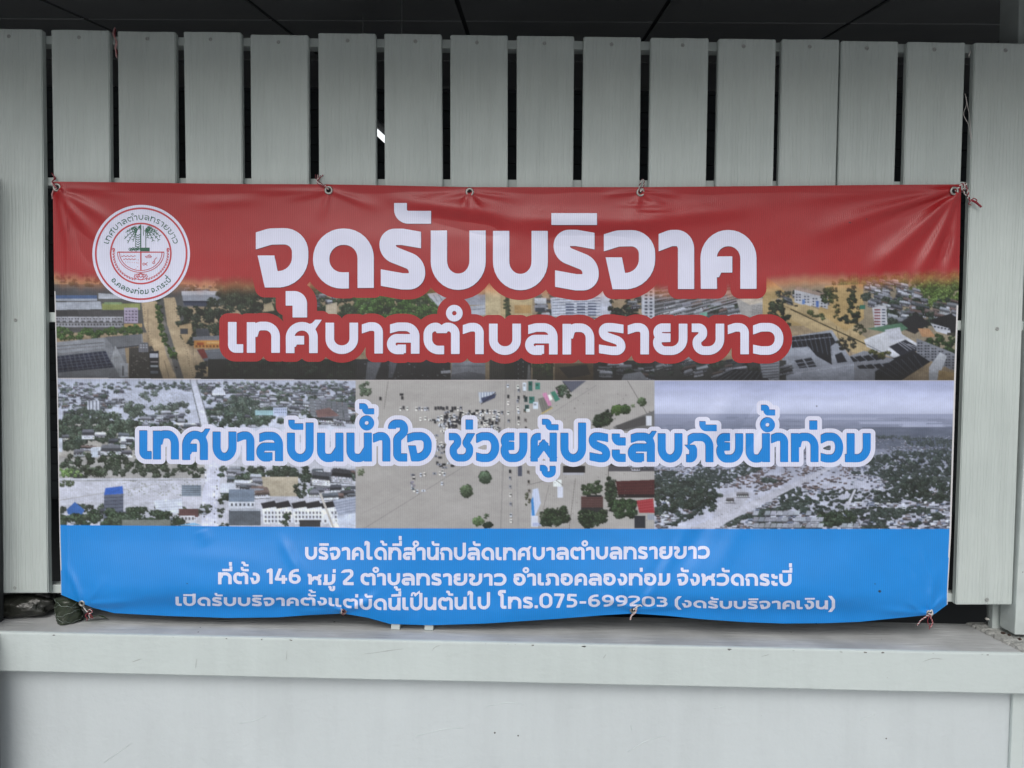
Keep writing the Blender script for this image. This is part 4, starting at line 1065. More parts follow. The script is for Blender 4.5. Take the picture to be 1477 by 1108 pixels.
# right of the avenues
town(262, 412, 320, 420, 16, 4, 6, .9, .5); poly([(262, 422), (296, 418), (318, 424), (320, 432), (300, 436), (264, 434)], (166, 170, 180)); poly([(262, 420), (316, 420), (318, 425), (262, 426)], (204, 208, 216))
poly([(264, 434), (300, 434), (302, 443), (266, 441)], (56, 64, 88)); poly([(302, 430), (320, 427), (320, 440), (302, 444)], (140, 144, 154)); 
for q in range(5): line(264, 436 + q * 1.6, 300, 436 + q * 1.6, .4, (120, 130, 150))
grove([(318, 404), (420, 402), (440, 470), (330, 480), (262, 500), (252, 440), (300, 446)], 190, 4, 8, (58, 68, 56)); 
poly([(258, 470), (276, 466), (278, 480), (268, 496), (262, 486)], (198, 166, 120)); rect(260, 474, 11, 8, (84, 88, 94))
grove([(318, 400), (372, 400), (372, 440), (320, 440)], 60, 4, 7, (60, 70, 54))
poly([(282, 474), (300, 474), (304, 486), (284, 486)], (90, 94, 102)); poly([(278, 486), (318, 484), (320, 491), (278, 492)], (134, 136, 142))
rect(280, 491, 40, 11, (224, 148, 66)); rect(284, 494, 10, 4, (196, 96, 42)); rect(298, 493, 20, 3, (236, 178, 100)); [rect(282 + 5 * q, 498, 3, 3, (150, 92, 44)) for q in range(7)]
poly([(284, 506), (330, 502), (345, 522), (298, 526)], (122, 126, 134)); line(286, 508, 332, 505, .7, (150, 154, 160)); rect(296, 520, 40, 9, (86, 84, 88)); rect(298, 530, 22, 6, (206, 176, 124)); poly([(284, 504), (294, 503), (300, 516), (292, 518)], (150, 62, 58))
grove([(284, 524), (296, 524), (300, 549), (284, 549)], 16, 3, 5, (44, 54, 48)); grove([(320, 528), (345, 520), (345, 549), (300, 549)], 60, 3, 6, (48, 56, 50))
# strip between the two headline lines
grove([(400, 410), (500, 410), (640, 400), (640, 470), (400, 470)], 300, 4, 8, (62, 78, 58)); grove([(510, 425), (640, 415), (640, 470), (520, 470)], 150, 3.5, 7, (74, 104, 50))
town(440, 424, 480, 446, 14, 6, 8, .95, .2); poly([(470, 440), (486, 436), (486, 458), (470, 458)], (212, 192, 160)); poly([(380, 440), (392, 436), (396, 448), (382, 450)], (196, 174, 134))
poly([(616, 424), (660, 418), (650, 436), (632, 442)], (204, 206, 214)); poly([(640, 432), (656, 424), (662, 440), (646, 448)], (214, 186, 128)); 
for q in range(5): line(618 + 7 * q, 426 - q, 624 + 7 * q, 436 - q, 1, (140, 144, 156))
rect(664, 425, 36, 15, (170, 174, 186)); poly([(676, 442), (700, 440), (706, 454), (680, 456)], (196, 200, 210)); line(678, 447, 704, 445, .8, (140, 146, 156)); 
grove([(640, 436), (665, 432), (668, 442), (642, 446)], 14, 2, 3, (72, 92, 50))
rect(700, 405, 68, 62, (214, 186, 132)); rect(700, 412, 22, 50, (222, 198, 148)); rect(729, 405, 6, 60, (92, 98, 62)); grove([(728, 405), (736, 405), (736, 465), (728, 465)], 20, 1.5, 2.4, (66, 80, 48)); rect(742, 440, 24, 12, (212, 164, 96))
town(766, 420, 796, 458, 16, 8, 10, .9, .4); rect(771, 430, 17, 8, (206, 208, 214)); rect(771, 440, 17, 8, (160, 162, 172)); rect(772, 444, 14, 6, (74, 82, 96))
# long white block with ribbon windows
poly([(794, 430), (882, 414), (882, 456), (796, 456)], (200, 204, 218)); 
for q in range(8):
    y_ = 428 + q * 4.2; line(797, y_ + 3, 866, y_, 1.1, (240, 242, 250)); line(797, y_ + 4.3, 866, y_ + 1.3, .8, (120, 128, 150))
    if 2 <= q: [rect(816 + 16 * z, y_ + 1.4 - z * .5, 12, 1.9, (66, 84, 124)) for z in range(3)]
rect(868, 418, 13, 38, (214, 216, 228))
grove([(882, 425), (926, 425), (926, 470), (882, 470)], 60, 3, 5, (44, 56, 50)); town(904, 420, 930, 446, 12, 6, 8, .9, .3)
poly([(925, 418), (944, 412), (946, 462), (926, 462)], (206, 208, 216)); [rect(930 + 7 * (q % 2), 420 + 5 * (q // 2), 4, 2.4, (72, 78, 98)) for q in range(16)]
rect(944, 400, 160, 70, (104, 104, 106)); town(944, 404, 1098, 455, 150, 6, 13, 1.0, .2, sk=-.25)
for q in range(9): line(944, 420 + q * 6.5, 1080, 404 + q * 3.4, 1.4, (176, 176, 182)); 
poly([(1010, 452), (1020, 450), (1020, 456), (1008, 458)], (130, 196, 172)); poly([(1062, 432), (1092, 428), (1110, 440), (1112, 456), (1070, 458)], (190, 184, 176)); poly([(1066, 432), (1090, 426), (1108, 434), (1082, 440)], (226, 208, 184))
for q in range(7): line(1084, 442 + q * 2.4, 1112, 439 + q * 2.4, .8, (130, 128, 128))
# right side: flood plain, roads and blocks
water(1100, 400, 1250, 470, (208, 174, 112), 16, 24, 8, 41); poly([(1106, 400), (1394, 392), (1394, 510), (1250, 510)], (178, 160, 130))
grove([(1210, 402), (1394, 392), (1394, 440), (1320, 440), (1310, 418), (1210, 412)], 190, 4, 7, (96, 116, 60)); 
poly([(1112, 432), (1140, 428), (1230, 470), (1262, 500), (1238, 512), (1140, 460)], (212, 182, 128)); poly([(1190, 412), (1245, 410), (1246, 460), (1220, 478), (1180, 450)], (216, 178, 112))
town(1114, 418, 1190, 436, 40, 5, 7, .98, .35, sk=.3); 
for q in range(4):
    x0_ = 1146 + q * 12; poly([(x0_, 418 + 3 * q), (x0_ + 12, 421 + 3 * q), (x0_ + 12, 440 + 2 * q), (x0_, 436 + 2 * q)], (208, 206, 208)); [rect(x0_ + 2 + 4.5 * (z % 2), 424 + 3 * q + 4 * (z // 2), 2.5, 2, (96, 100, 116)) for z in range(6)]
    poly([(x0_, 418 + 3 * q), (x0_ + 12, 421 + 3 * q), (x0_ + 16, 417 + 3 * q), (x0_ + 4, 413 + 3 * q)], (190, 164, 146))
rect(1157, 432, 4, 7, (110, 150, 214)); rect(1177, 434, 4, 9, (90, 130, 204))
grove([(1186, 418), (1200, 416), (1202, 436), (1188, 436)], 16, 3, 5, (72, 84, 54)); grove([(1222, 414), (1232, 412), (1240, 455), (1234, 468), (1226, 466)], 40, 2.4, 3.6, (60, 68, 46)); grove([(1200, 408), (1206, 406), (1212, 462), (1204, 460)], 26, 1.5, 2.6, (92, 86, 54))
grove([(1210, 456), (1236, 454), (1238, 466), (1212, 466)], 16, 2.5, 3.5, (54, 62, 50)); line(1140, 446, 1256, 500, 1.6, (76, 72, 52)); line(1128, 440, 1180, 462, .7, (150, 120, 76)); line(1206, 470, 1213, 502, .7, (90, 74, 50)); line(1226, 478, 1228, 520, .5, (90, 74, 50))
rect(1122, 443, 2.5, 2, (40, 40, 46)); rect(1146, 440, 5, 2.4, (60, 56, 54)); grove([(1108, 436), (1122, 434), (1140, 452), (1142, 470), (1112, 462)], 30, 3, 5, (58, 66, 48)); grove([(1164, 446), (1190, 456), (1188, 462), (1162, 452)], 16, 2, 3, (88, 92, 60))
town(1244, 404, 1318, 440, 70, 6, 12, 1.05, .15, sk=.2); town(1258, 432, 1372, 470, 80, 10, 15, 1.0, .2, sk=.2); rect(1240, 440, 8, 6, (64, 140, 116))
poly([(1258, 444), (1278, 440), (1280, 468), (1262, 474)], (214, 212, 214)); [rect(1261, 446 + 4.2 * q, 9, 2, (166, 72, 76)) for q in range(6)]; [rect(1272, 446 + 4.2 * q, 5, 2, (92, 100, 120)) for q in range(6)]
poly([(1290, 470), (1320, 452), (1342, 466), (1320, 482)], (60, 60, 64)); poly([(1250, 474), (1300, 466), (1310, 474), (1290, 482)], (104, 152, 118)); poly([(1324, 474), (1340, 474), (1350, 486), (1330, 486)], (216, 158, 108)); poly([(1340, 462), (1372, 452), (1394, 470), (1376, 486)], (52, 52, 58)); poly([(1342, 466), (1370, 474), (1372, 484), (1350, 478)], (216, 216, 222)); [rect(1347 + 5 * q, 470 + q, 3, 2.4, (90, 94, 104)) for q in range(5)]
poly([(1246, 490), (1288, 474), (1330, 500), (1300, 522), (1250, 500)], (226, 226, 230)); poly([(1276, 476), (1298, 472), (1302, 488), (1286, 494)], (216, 216, 224)); poly([(1282, 500), (1306, 490), (1330, 504), (1300, 514)], (66, 68, 80)); [line(1288 + 7 * q, 492 + 2.4 * q - 3, 1310 + 5 * q, 506 - 1.4 * q, .8, (206, 206, 214)) for q in range(4)]
line(1250, 497, 1300, 522, 1.2, (150, 152, 160)); grove([(1330, 482), (1372, 486), (1394, 500), (1380, 512), (1340, 500)], 46, 3, 5, (58, 78, 46)); rect(1366, 480, 20, 4, (86, 82, 72))
for q in range(6):
    x0_ = 1322 + q * 10; poly([(x0_, 488 + 4 * q), (x0_ + 10, 492 + 4 * q), (x0_ + 10, 518 + 4 * q), (x0_, 512 + 4 * q)], (152, 154, 162)); [rect(x0_ + 1.6 + 4.2 * (z % 2), 494 + 4 * q + 4 * (z // 2), 2.8, 2.2, (72, 74, 84)) for z in range(10)]
poly([(1256, 528), (1318, 506), (1342, 522), (1300, 549), (1262, 549)], (56, 58, 66)); [line(1264 + 9 * q, 530 - 3 * q, 1290 + 7 * q, 546 - 2.4 * q, .7, (110, 112, 122)) for q in range(7)]
poly([(1214, 518), (1246, 506), (1290, 518), (1256, 540), (1230, 530)], (158, 160, 168)); [poly([(1220 + 12 * q, 516 - q), (1229 + 12 * q, 514 - q), (1238 + 12 * q, 521 - q), (1228 + 12 * q, 523 - q)], (50, 54, 68)) for q in range(4)]; [poly([(1236 + 12 * q, 528 - q), (1245 + 12 * q, 526 - q), (1252 + 11 * q, 532 - q), (1242 + 12 * q, 534 - q)], (50, 54, 68)) for q in range(4)]
grove([(1254, 506), (1284, 508), (1280, 520), (1262, 514)], 18, 2.4, 3.6, (84, 84, 50)); poly([(1340, 530), (1356, 508), (1366, 514), (1352, 549), (1340, 549)], (206, 208, 212)); poly([(1354, 534), (1394, 540), (1394, 549), (1352, 549)], (196, 162, 108))
# hall with dark solar roof and white base
poly([(1138, 486), (1200, 476), (1232, 524), (1232, 549), (1130, 549), (1128, 520)], (172, 176, 186))
poly([(1142, 486), (1198, 480), (1206, 494), (1198, 500), (1200, 526), (1178, 514), (1166, 500), (1142, 502)], (44, 48, 60)); [line(1146 + 7 * q, 486 - q * .8, 1152 + 7 * q, 500 + q * 2, .7, (128, 132, 146)) for q in range(8)]; line(1142, 492, 1202, 486, .8, (170, 174, 186))
[poly([(1146 + 13 * (q % 2) + 3 * (q // 2), 520 + 5 * (q // 2) - 2 * (q % 2)), (1157 + 13 * (q % 2) + 3 * (q // 2), 518 + 5 * (q // 2) - 2 * (q % 2)), (1160 + 13 * (q % 2) + 3 * (q // 2), 522 + 5 * (q // 2) - 2 * (q % 2)), (1149 + 13 * (q % 2) + 3 * (q // 2), 524 + 5 * (q // 2) - 2 * (q % 2))], (56, 60, 74)) for q in range(8)]
poly([(1204, 512), (1214, 508), (1222, 522), (1208, 524)], (54, 58, 72)); poly([(1126, 534), (1232, 524), (1232, 549), (1126, 549)], (184, 188, 200)); line(1150, 538, 1232, 526, .8, (214, 216, 224)); rect(1232, 532, 30, 18, (160, 162, 170))
grove([(1206, 486), (1232, 490), (1236, 506), (1214, 506)], 20, 2, 3.4, (60, 60, 52)); grove([(1230, 470), (1244, 468), (1250, 482), (1236, 484)], 10, 2, 3, (76, 78, 56))
# strip under the subtitle
rect(300, 518, 300, 32, (62, 64, 62)); grove([(330, 520), (512, 520), (512, 549), (320, 549)], 170, 3, 6, (50, 60, 52)); rect(514, 518, 136, 32, (70, 70, 74)); poly([(530, 522), (550, 522), (540, 549), (527, 549)], (136, 138, 146)); poly([(562, 520), (574, 520), (566, 545), (560, 545)], (116, 118, 126)); 
for q in range(26): rect(517 + pr.uniform(0, 130), 524 + pr.uniform(0, 22), 2, 1, J((150, 150, 156), 30))
poly([(652, 521), (700, 521), (700, 545), (650, 548)], (158, 160, 168)); line(654, 528, 700, 528, .8, (120, 122, 130)); poly([(652, 540), (676, 536), (700, 540), (700, 549), (650, 549)], (128, 130, 138)); poly([(636, 535), (650, 534), (650, 538), (636, 539)], (200, 202, 208))
rect(706, 518, 22, 32, (86, 84, 76)); rect(728, 518, 14, 32, (64, 66, 52)); rect(742, 516, 24, 34, (58, 58, 62)); [rect(747 + 7 * (q % 2), 518 + 3.4 * q, 1, 1.8, (170, 170, 172)) for q in range(9)]; rect(768, 518, 30, 32, (88, 86, 66)); grove([(770, 520), (796, 520), (796, 549), (772, 549)], 22, 3, 5, (74, 86, 52))
poly([(762, 526), (764, 526), (766, 549), (760, 549)], (150, 148, 146)); rect(800, 524, 58, 26, (118, 98, 74)); poly([(806, 530), (846, 526), (852, 540), (820, 546)], (70, 62, 56)); rect(856, 520, 90, 30, (74, 72, 72)); town(862, 524, 946, 546, 22, 9, 12, .95, .3); poly([(900, 540), (924, 536), (936, 549), (896, 549)], (164, 166, 172))
rect(944, 520, 190, 30, (88, 90, 88)); town(944, 522, 1130, 548, 60, 8, 14, .9, .35, sk=-.2); poly([(1020, 549), (1060, 532), (1100, 536), (1110, 549)], (66, 68, 76)); [line(1026 + 9 * q, 549, 1050 + 7 * q, 535, .8, (140, 142, 150)) for q in range(8)]; poly([(1096, 522), (1124, 518), (1124, 549), (1100, 545)], (170, 172, 180)); [line(1098, 526 + 4 * q, 1123, 524 + 4 * q, 1, (96, 98, 106)) for q in range(6)]
# darker towards the print's lower edge, as printed
m_ = (gy > 505) & (gy < 549); CV[m_] *= (1 - .34 * np.clip((gy[m_] - 508) / 40, 0, 1))[:, None]

# --- lower left photograph
CLIP = [70, 549, 513.5, 770]
WB = (196, 199, 212)
water(70, 549, 514, 770, WB, 14, 30, 5, 51)
water(70, 655, 514, 770, (190, 189, 196), 16, 30, 6, 52)
town(78, 551, 514, 562, 190, 3, 4.5, 1.0, .5, tc=(96, 104, 100)); town(78, 562, 150, 590, 60, 5, 7, 1.0, .35, tc=(86, 96, 90)); town(200, 552, 275, 562, 30, 4, 5, 1, .5); town(290, 560, 514, 600, 200, 6, 9, 1.02, .38, tc=(80, 92, 84))
town(84, 560, 148, 600, 60, 4, 7, .9, .3, tc=(72, 84, 76)); town(150, 556, 175, 590, 24, 5, 7, .95, .3); town(278, 556, 514, 575, 150, 4, 7, .92, .42, tc=(66, 78, 68))
town(284, 575, 514, 612, 90, 7, 10, .95, .35, tc=(60, 72, 64)); water(80, 612, 300, 662, (176, 170, 160), 20, 22, 6, 59); town(82, 606, 300, 625, 24, 7, 10, .95, .5, tc=(58, 70, 60))
grove([(80, 628), (290, 622), (290, 656), (80, 650)], 70, 3, 5, (58, 70, 60)); water(200, 640, 300, 656, (182, 172, 156), 16, 18, 5, 60)
for q in range(360):
    x_, y_ = pr.uniform(170, 272), pr.uniform(566, 592); dab(x_, y_, pr.uniform(.3, .7), J((150, 152, 158), 22))
rect(126, 578, 19, 15, (206, 208, 216)); [rect(128 + 5 * q, 578, 2.2, 15, (120, 124, 134)) for q in range(4)]; poly([(306, 564), (312, 559), (320, 559), (325, 566), (325, 570), (306, 570)], (232, 234, 242))
grove([(82, 610), (120, 592), (170, 600), (200, 612), (188, 640), (140, 634), (96, 650), (82, 640)], 150, 4, 7, (70, 80, 72)); grove([(176, 584), (206, 580), (206, 598), (190, 602)], 30, 3, 5, (78, 88, 80)); grove([(216, 588), (270, 580), (272, 596), (222, 602)], 40, 3, 4.6, (80, 88, 82)); grove([(296, 590), (350, 572), (410, 596), (410, 612), (300, 616)], 100, 3.4, 6, (72, 84, 76)); grove([(200, 570), (218, 560), (232, 565), (216, 580)], 20, 2, 3, (92, 100, 94))
town(200, 596, 274, 618, 32, 8, 12, 1.02, .3); town(410, 574, 514, 606, 44, 9, 13, .98, .18, sk=.1)
for q in range(7): x0_ = 446 + 8 * q; poly([(x0_, 575 + q), (x0_ + 7, 575 + q), (x0_ + 10, 600 + q), (x0_ + 3, 600 + q)], J((122, 124, 128), 10)); [line(x0_, 578 + 4 * z + q, x0_ + 9, 578 + 4 * z + q, .5, (92, 94, 98)) for z in range(6)]
rect(394, 588, 20, 12, (190, 200, 224)); [rect(396 + 3 * (q % 6), 590 + 4 * (q // 6), 1.6, 2, (120, 130, 160)) for q in range(12)]; rect(368, 592, 26, 7, (150, 190, 192)); poly([(455, 592), (475, 588), (490, 600), (458, 602)], (134, 98, 92))
# street running down the middle
poly([(275, 549), (283, 549), (300, 610), (302, 620), (290, 620)], (214, 214, 224)); poly([(304, 662), (322, 662), (314, 720), (312, 770), (290, 770), (292, 710)], (206, 206, 220))
for q in range(40):
    t = q / 39; dab(274.5 + 16 * t, 550 + 66 * t, .8, J((120, 124, 126), 20)); dab(284 + 19 * t, 550 + 66 * t, .8, J((120, 124, 126), 20))
for q in range(24): rect(pr.choice((294, 297, 309, 312)) + pr.uniform(-1, 1), 668 + q * 4, 1.6, 2.6, J(pr.choice(((240, 240, 244), (90, 92, 98), (150, 150, 156))), 10))
town(80, 624, 200, 660, 22, 10, 14, 1.02, .5); house(118, 627, 18, 14, (110, 112, 120), (214, 216, 222)); house(132, 655, 16, 18, (196, 200, 206), (226, 228, 234)); house(145, 650, 30, 15, (116, 118, 124), (206, 206, 210))
rect(131, 646, 10, 18, (196, 204, 214)); rect(80, 632, 10, 20, (196, 200, 208)); house(174, 640, 8, 14, (196, 198, 206), (216, 218, 224))
rect(80, 660, 215, 30, (170, 166, 160)); grove([(82, 662), (140, 652), (200, 660), (296, 670), (292, 688), (180, 686), (110, 690), (84, 680)], 130, 3.4, 6, (66, 74, 64)); grove([(84, 676), (120, 680), (118, 688), (84, 690)], 20, 2, 3.4, (104, 128, 78)); water(84, 690, 292, 724, (196, 195, 203), 12, 26, 5, 55)
for q in range(170): dab(pr.uniform(176, 290), pr.uniform(694, 716), pr.uniform(.3, .8), J((132, 138, 124), 24))
grove([(84, 696), (104, 690), (108, 700), (88, 704)], 14, 2, 3.4, (84, 94, 74)); line(84, 694, 290, 692, .7, (120, 122, 112)); line(84, 722, 230, 698, .5, (150, 146, 140))
poly([(262, 700), (290, 700), (290, 716), (262, 716)], (108, 122, 134)); [line(262, 703 + 3 * q, 290, 703 + 3 * q, .7, (150, 160, 170)) for q in range(5)]
town(84, 730, 300, 756, 26, 12, 16, 1.0, .55, tc=(68, 76, 68)); rect(150, 712, 28, 36, (106, 112, 128)); poly([(152, 704), (177, 701), (178, 712), (150, 714)], (52, 108, 206)); [line(150, 718 + 5 * q, 178, 717 + 5 * q, .9, (70, 76, 92)) for q in range(7)]
poly([(96, 735), (108, 724), (122, 736), (118, 742), (98, 742)], (58, 110, 184)); poly([(222, 722), (262, 719), (264, 740), (226, 742)], (206, 210, 220)); [line(224, 725 + 4 * q, 264, 722 + 4 * q, .6, (172, 178, 192)) for q in range(5)]; rect(258, 734, 28, 12, (108, 76, 74)); rect(259, 744, 22, 10, (200, 198, 200)); [rect(262 + 5 * q, 746, 2.6, 4, (96, 92, 96)) for q in range(4)]
grove([(84, 746), (118, 742), (200, 734), (262, 746), (262, 760), (84, 760)], 90, 4, 7, (62, 74, 60)); rect(176, 750, 70, 9, (128, 132, 122)); poly([(256, 758), (280, 754), (292, 758)], (120, 176, 210))
grove([(412, 676), (440, 672), (452, 684), (438, 692), (416, 690)], 30, 3, 5, (60, 70, 60)); grove([(360, 676), (412, 672), (430, 686), (366, 690)], 40, 4, 6, (66, 74, 66)); water(366, 688, 430, 716, (182, 168, 142), 18, 20, 6, 57)
town(316, 676, 364, 716, 26, 12, 16, 1.0, .35); rect(318, 697, 22, 14, (200, 204, 214)); rect(330, 706, 37, 20, (122, 136, 152)); rect(330, 724, 37, 9, (206, 208, 214)); [rect(333 + 6 * q, 726, 3, 4, (86, 90, 100)) for q in range(6)]; rect(330, 736, 46, 22, (96, 102, 108)); rect(332, 734, 44, 3, (170, 176, 184))
town(440, 680, 514, 720, 36, 12, 15, .95, .25); house(450, 690, 26, 20, (88, 90, 96), (214, 214, 218), .1); house(478, 686, 30, 20, (70, 70, 74), (190, 190, 196), .1); grove([(424, 700), (440, 698), (440, 716), (428, 718)], 12, 3, 4, (56, 66, 56))
for q, x0_ in enumerate((376, 396, 420, 440, 462)): poly([(x0_, 726), (x0_ + 20, 722), (x0_ + 25, 732), (x0_ + 4, 736)], (58, 56, 60)); poly([(x0_ + 2, 734), (x0_ + 24, 731), (x0_ + 27, 754), (x0_ + 5, 756)], (224, 224, 230)); [rect(x0_ + 6 + 5 * (z % 4), 738 + 6 * (z // 4), 2.6, 3.6, (98, 100, 112)) for z in range(12)]
poly([(462, 738), (474, 734), (492, 764), (480, 764)], (232, 232, 238)); poly([(480, 722), (513, 716), (514, 740), (488, 744)], (164, 170, 186)); [line(482, 726 + 4 * q, 514, 720 + 4 * q, .7, (124, 130, 148)) for q in range(5)]; poly([(486, 744), (514, 740), (514, 764), (490, 764)], (196, 202, 216)); grove([(404, 744), (418, 742), (420, 758), (406, 760)], 10, 2.6, 4, (58, 70, 56)); rect(432, 750, 30, 10, (66, 64, 66)); grove([(316, 716), (326, 716), (328, 760), (316, 760)], 14, 2, 3.4, (60, 68, 58)); line(462, 712, 482, 764, 3, (196, 188, 176))

# --- lower middle photograph: car park under beige water
CLIP = [513, 549, 944.5, 770]
water(513, 549, 945, 770, (172, 165, 156), 7, 60, 18, 61)
line(730, 549, 722, 770, 1, (140, 134, 128)); line(742, 549, 748, 770, .8, (150, 144, 138)); line(560, 549, 554, 590, .8, (126, 120, 112)); line(513, 770, 690, 660, .7, (140, 134, 126)); line(790, 600, 860, 556, .6, (146, 140, 132)); line(905, 549, 935, 600, .7, (96, 90, 84)); line(760, 700, 800, 690, .7, (120, 114, 108)); line(520, 742, 580, 712, .5, (150, 144, 136))
def car(x, y, v=True, c=None):
    c = c or pr.choice(((236, 238, 244), (60, 62, 70), (210, 214, 222), (36, 38, 46), (150, 152, 160), (240, 240, 244)))
    if v: rect(x + 1.4, y - 1.8, 1.0, 5.2, (112, 104, 98)); rect(x - 1.4, y - 2.4, 3.0, 5.0, c); rect(x - 1.0, y - 1.2, 2.2, 1.8, (40, 44, 54))
    else: rect(x - 2.7, y - 1.3, 5.5, 3.0, c); rect(x - .9, y - .8, 1.7, 1.9, (40, 44, 54)); rect(x - 2, y + 1.4, 4.6, .6, (128, 120, 112))
for x0_, x1_, y_, st_, k_ in ((577, 594, 589, 5, 1), (601, 618, 590, 4, 1), (628, 665, 589, 4, 1), (664, 690, 597, 4, 1), (690, 726, 595, 4.2, 1), (632, 700, 602, 4.6, 1), (620, 650, 606, 5.5, 0), (650, 720, 610, 5.5, 1), (636, 660, 614, 6, 0), (690, 722, 618, 5, 1), (606, 624, 604, 8, 1)):
    x_ = x0_
    while x_ < x1_: 
        if pr.random() < .97: car(x_ + pr.uniform(-.6, .6), y_ + pr.uniform(-.9, .9), k_)
        x_ += st_
for q in range(85):
    a, b = pr.uniform(640, 722), pr.uniform(592, 622); car(a, b, pr.random() < .7)
for q in range(34):
    a, b = pr.uniform(626, 648), pr.uniform(606, 700); car(a, b, pr.random() < .4)
for a, b in ((580, 569), (581, 574), (549, 575), (629, 650), (634, 660), (636, 640), (640, 670), (594, 685), (596, 690), (593, 697), (594, 703), (597, 707), (602, 709), (608, 685), (612, 684), (611, 708), (634, 670), (652, 672), (630, 628), (638, 622), (629, 636)): car(a + pr.uniform(-1, 1), b, pr.random() < .5)
for q in range(17): car(732.5 + q * .25 + pr.uniform(-.5, .5), 558 + q * 12.2 + pr.uniform(-3, 3), True); 
for q in range(9): car(747 + pr.uniform(-1, 1), 556 + q * 8 + pr.uniform(-2, 2), True)
for q in range(12): car(755 + q * .8, 560 + q * 15 + pr.uniform(-4, 4), True, J((120, 110, 100), 20))
for q in range(5): rect(594 + pr.uniform(-1, 1), 684 + 5 * q, 4, 3, J((90, 92, 98), 50))
poly([(690, 566), (716, 565), (708, 572), (692, 582)], (150, 158, 178)); [line(692 + 4 * q, 566, 692 + 4 * q, 579 - q, .7, (226, 228, 236)) for q in range(6)]; poly([(694, 574), (716, 568), (714, 574), (696, 582)], (66, 74, 104)); line(715, 566, 694, 583, 1, (44, 44, 56))
for (a, b, w_, h_, c_) in ((754, 552, 5, 12, (206, 214, 220)), (762, 550, 6, 14, (44, 110, 100)), (772, 552, 7, 10, (60, 140, 120)), (756, 572, 5, 8, (40, 70, 70)), (763, 572, 8, 10, (52, 128, 112)), (769, 580, 7, 10, (206, 214, 222)), (757, 584, 6, 9, (46, 92, 88)), (759, 590, 5, 4, (226, 228, 232))): rect(a, b, w_, h_, c_); rect(a + 1, b + 2, w_ * .5, h_ * .3, tuple(v * .7 for v in c_))
poly([(776, 575), (788, 572), (796, 588), (782, 596)], (132, 128, 118)); [line(777 + 3.4 * q, 576 - q, 782 + 3.4 * q, 594 - 1.6 * q, .6, (98, 94, 86)) for q in range(4)]; line(781, 597, 797, 588, 1.6, (206, 176, 92)); poly([(782, 568), (788, 566), (796, 584), (791, 586)], (208, 130, 166)); poly([(794, 566), (800, 564), (808, 576), (801, 580)], (60, 136, 110)); poly([(801, 560), (807, 559), (812, 572), (806, 574)], (196, 120, 168)); poly([(790, 570), (794, 569), (797, 576), (793, 578)], (230, 232, 236))
poly([(810, 549), (846, 549), (824, 566)], (96, 98, 112)); line(812, 551, 824, 566, 1.2, (60, 60, 70)); grove([(804, 560), (818, 556), (822, 572), (810, 574)], 20, 2.4, 4, (58, 72, 58)); grove([(518, 556), (534, 552), (534, 570), (520, 570)], 20, 2, 3.6, (80, 90, 76))
grove([(852, 606), (876, 592), (884, 600), (880, 612), (856, 616)], 50, 3, 4.4, (48, 58, 44)); tree(890, 592, 8, (72, 92, 50), .9, 3); tree(903, 591, 7, (58, 76, 46), .9, 3); tree(926, 580, 6, (76, 90, 66), 1, 2); tree(913, 586, 3, (110, 120, 96), 1, 1)
poly([(884, 616), (944, 592), (944, 622), (890, 622)], (118, 116, 112)); poly([(888, 614), (930, 600), (936, 612), (892, 622)], (88, 86, 84)); rect(932, 600, 8, 14, (210, 210, 214))
tree(700, 689, 9, (74, 88, 72), .95, 3); tree(673, 709, 9, (78, 90, 70), 1, 3); tree(702, 736 + 9, 4, (76, 88, 70), 1, 1); tree(690, 752, 8, (92, 112, 76), .8, 2); tree(704, 758, 7, (44, 56, 46), .6, 2); tree(521, 682, 5, (110, 118, 96), 1, 1)
poly([(768, 706), (776, 704), (780, 726), (772, 744), (766, 744)], (192, 200, 220)); poly([(766, 722), (769, 716), (772, 750), (768, 758)], (48, 140, 214)); rect(798, 692, 12, 10, (226, 228, 236)); rect(804, 702, 8, 16, (206, 208, 218)); rect(766, 744, 10, 16, (204, 206, 216)); rect(768, 754, 12, 5, (170, 178, 206)); rect(747, 672, 6, 15, (84, 88, 104))
rect(812, 672, 32, 10, (44, 40, 42)); rect(812, 682, 30, 3, (176, 174, 178)); line(878, 670, 876, 720, 1, (98, 92, 86)); line(798, 690, 812, 700, .6, (90, 84, 78)); grove([(758, 712), (762, 706), (764, 726), (759, 730)], 10, 1.2, 2, (84, 84, 70))
grove([(876, 690), (886, 688), (892, 720), (884, 740), (876, 730)], 50, 3, 4.4, (50, 60, 46)); grove([(836, 702), (866, 694), (868, 712), (840, 714)], 40, 2.4, 3.6, (58, 72, 50)); rect(838, 716, 32, 16, (104, 72, 68)); [line(838, 719 + 3.6 * q, 870, 719 + 3.6 * q, .6, (80, 54, 52)) for q in range(4)]; rect(838, 732, 32, 7, (60, 58, 58)); rect(846, 714, 22, 3, (52, 50, 50))
poly([(888, 694), (944, 692), (944, 714), (892, 716)], (96, 48, 48)); [line(890, 698 + 4.4 * q, 944, 696 + 4.4 * q, .6, (74, 36, 38)) for q in range(4)]; rect(892, 713, 52, 5, (52, 40, 40)); poly([(918, 722), (942, 719), (944, 740), (922, 740)], (176, 52, 60)); [line(920, 724 + 4 * q, 944, 721 + 4 * q, .5, (206, 96, 96)) for q in range(4)]; rect(915, 744, 16, 18, (52, 54, 62)); rect(934, 742, 12, 8, (150, 154, 164))
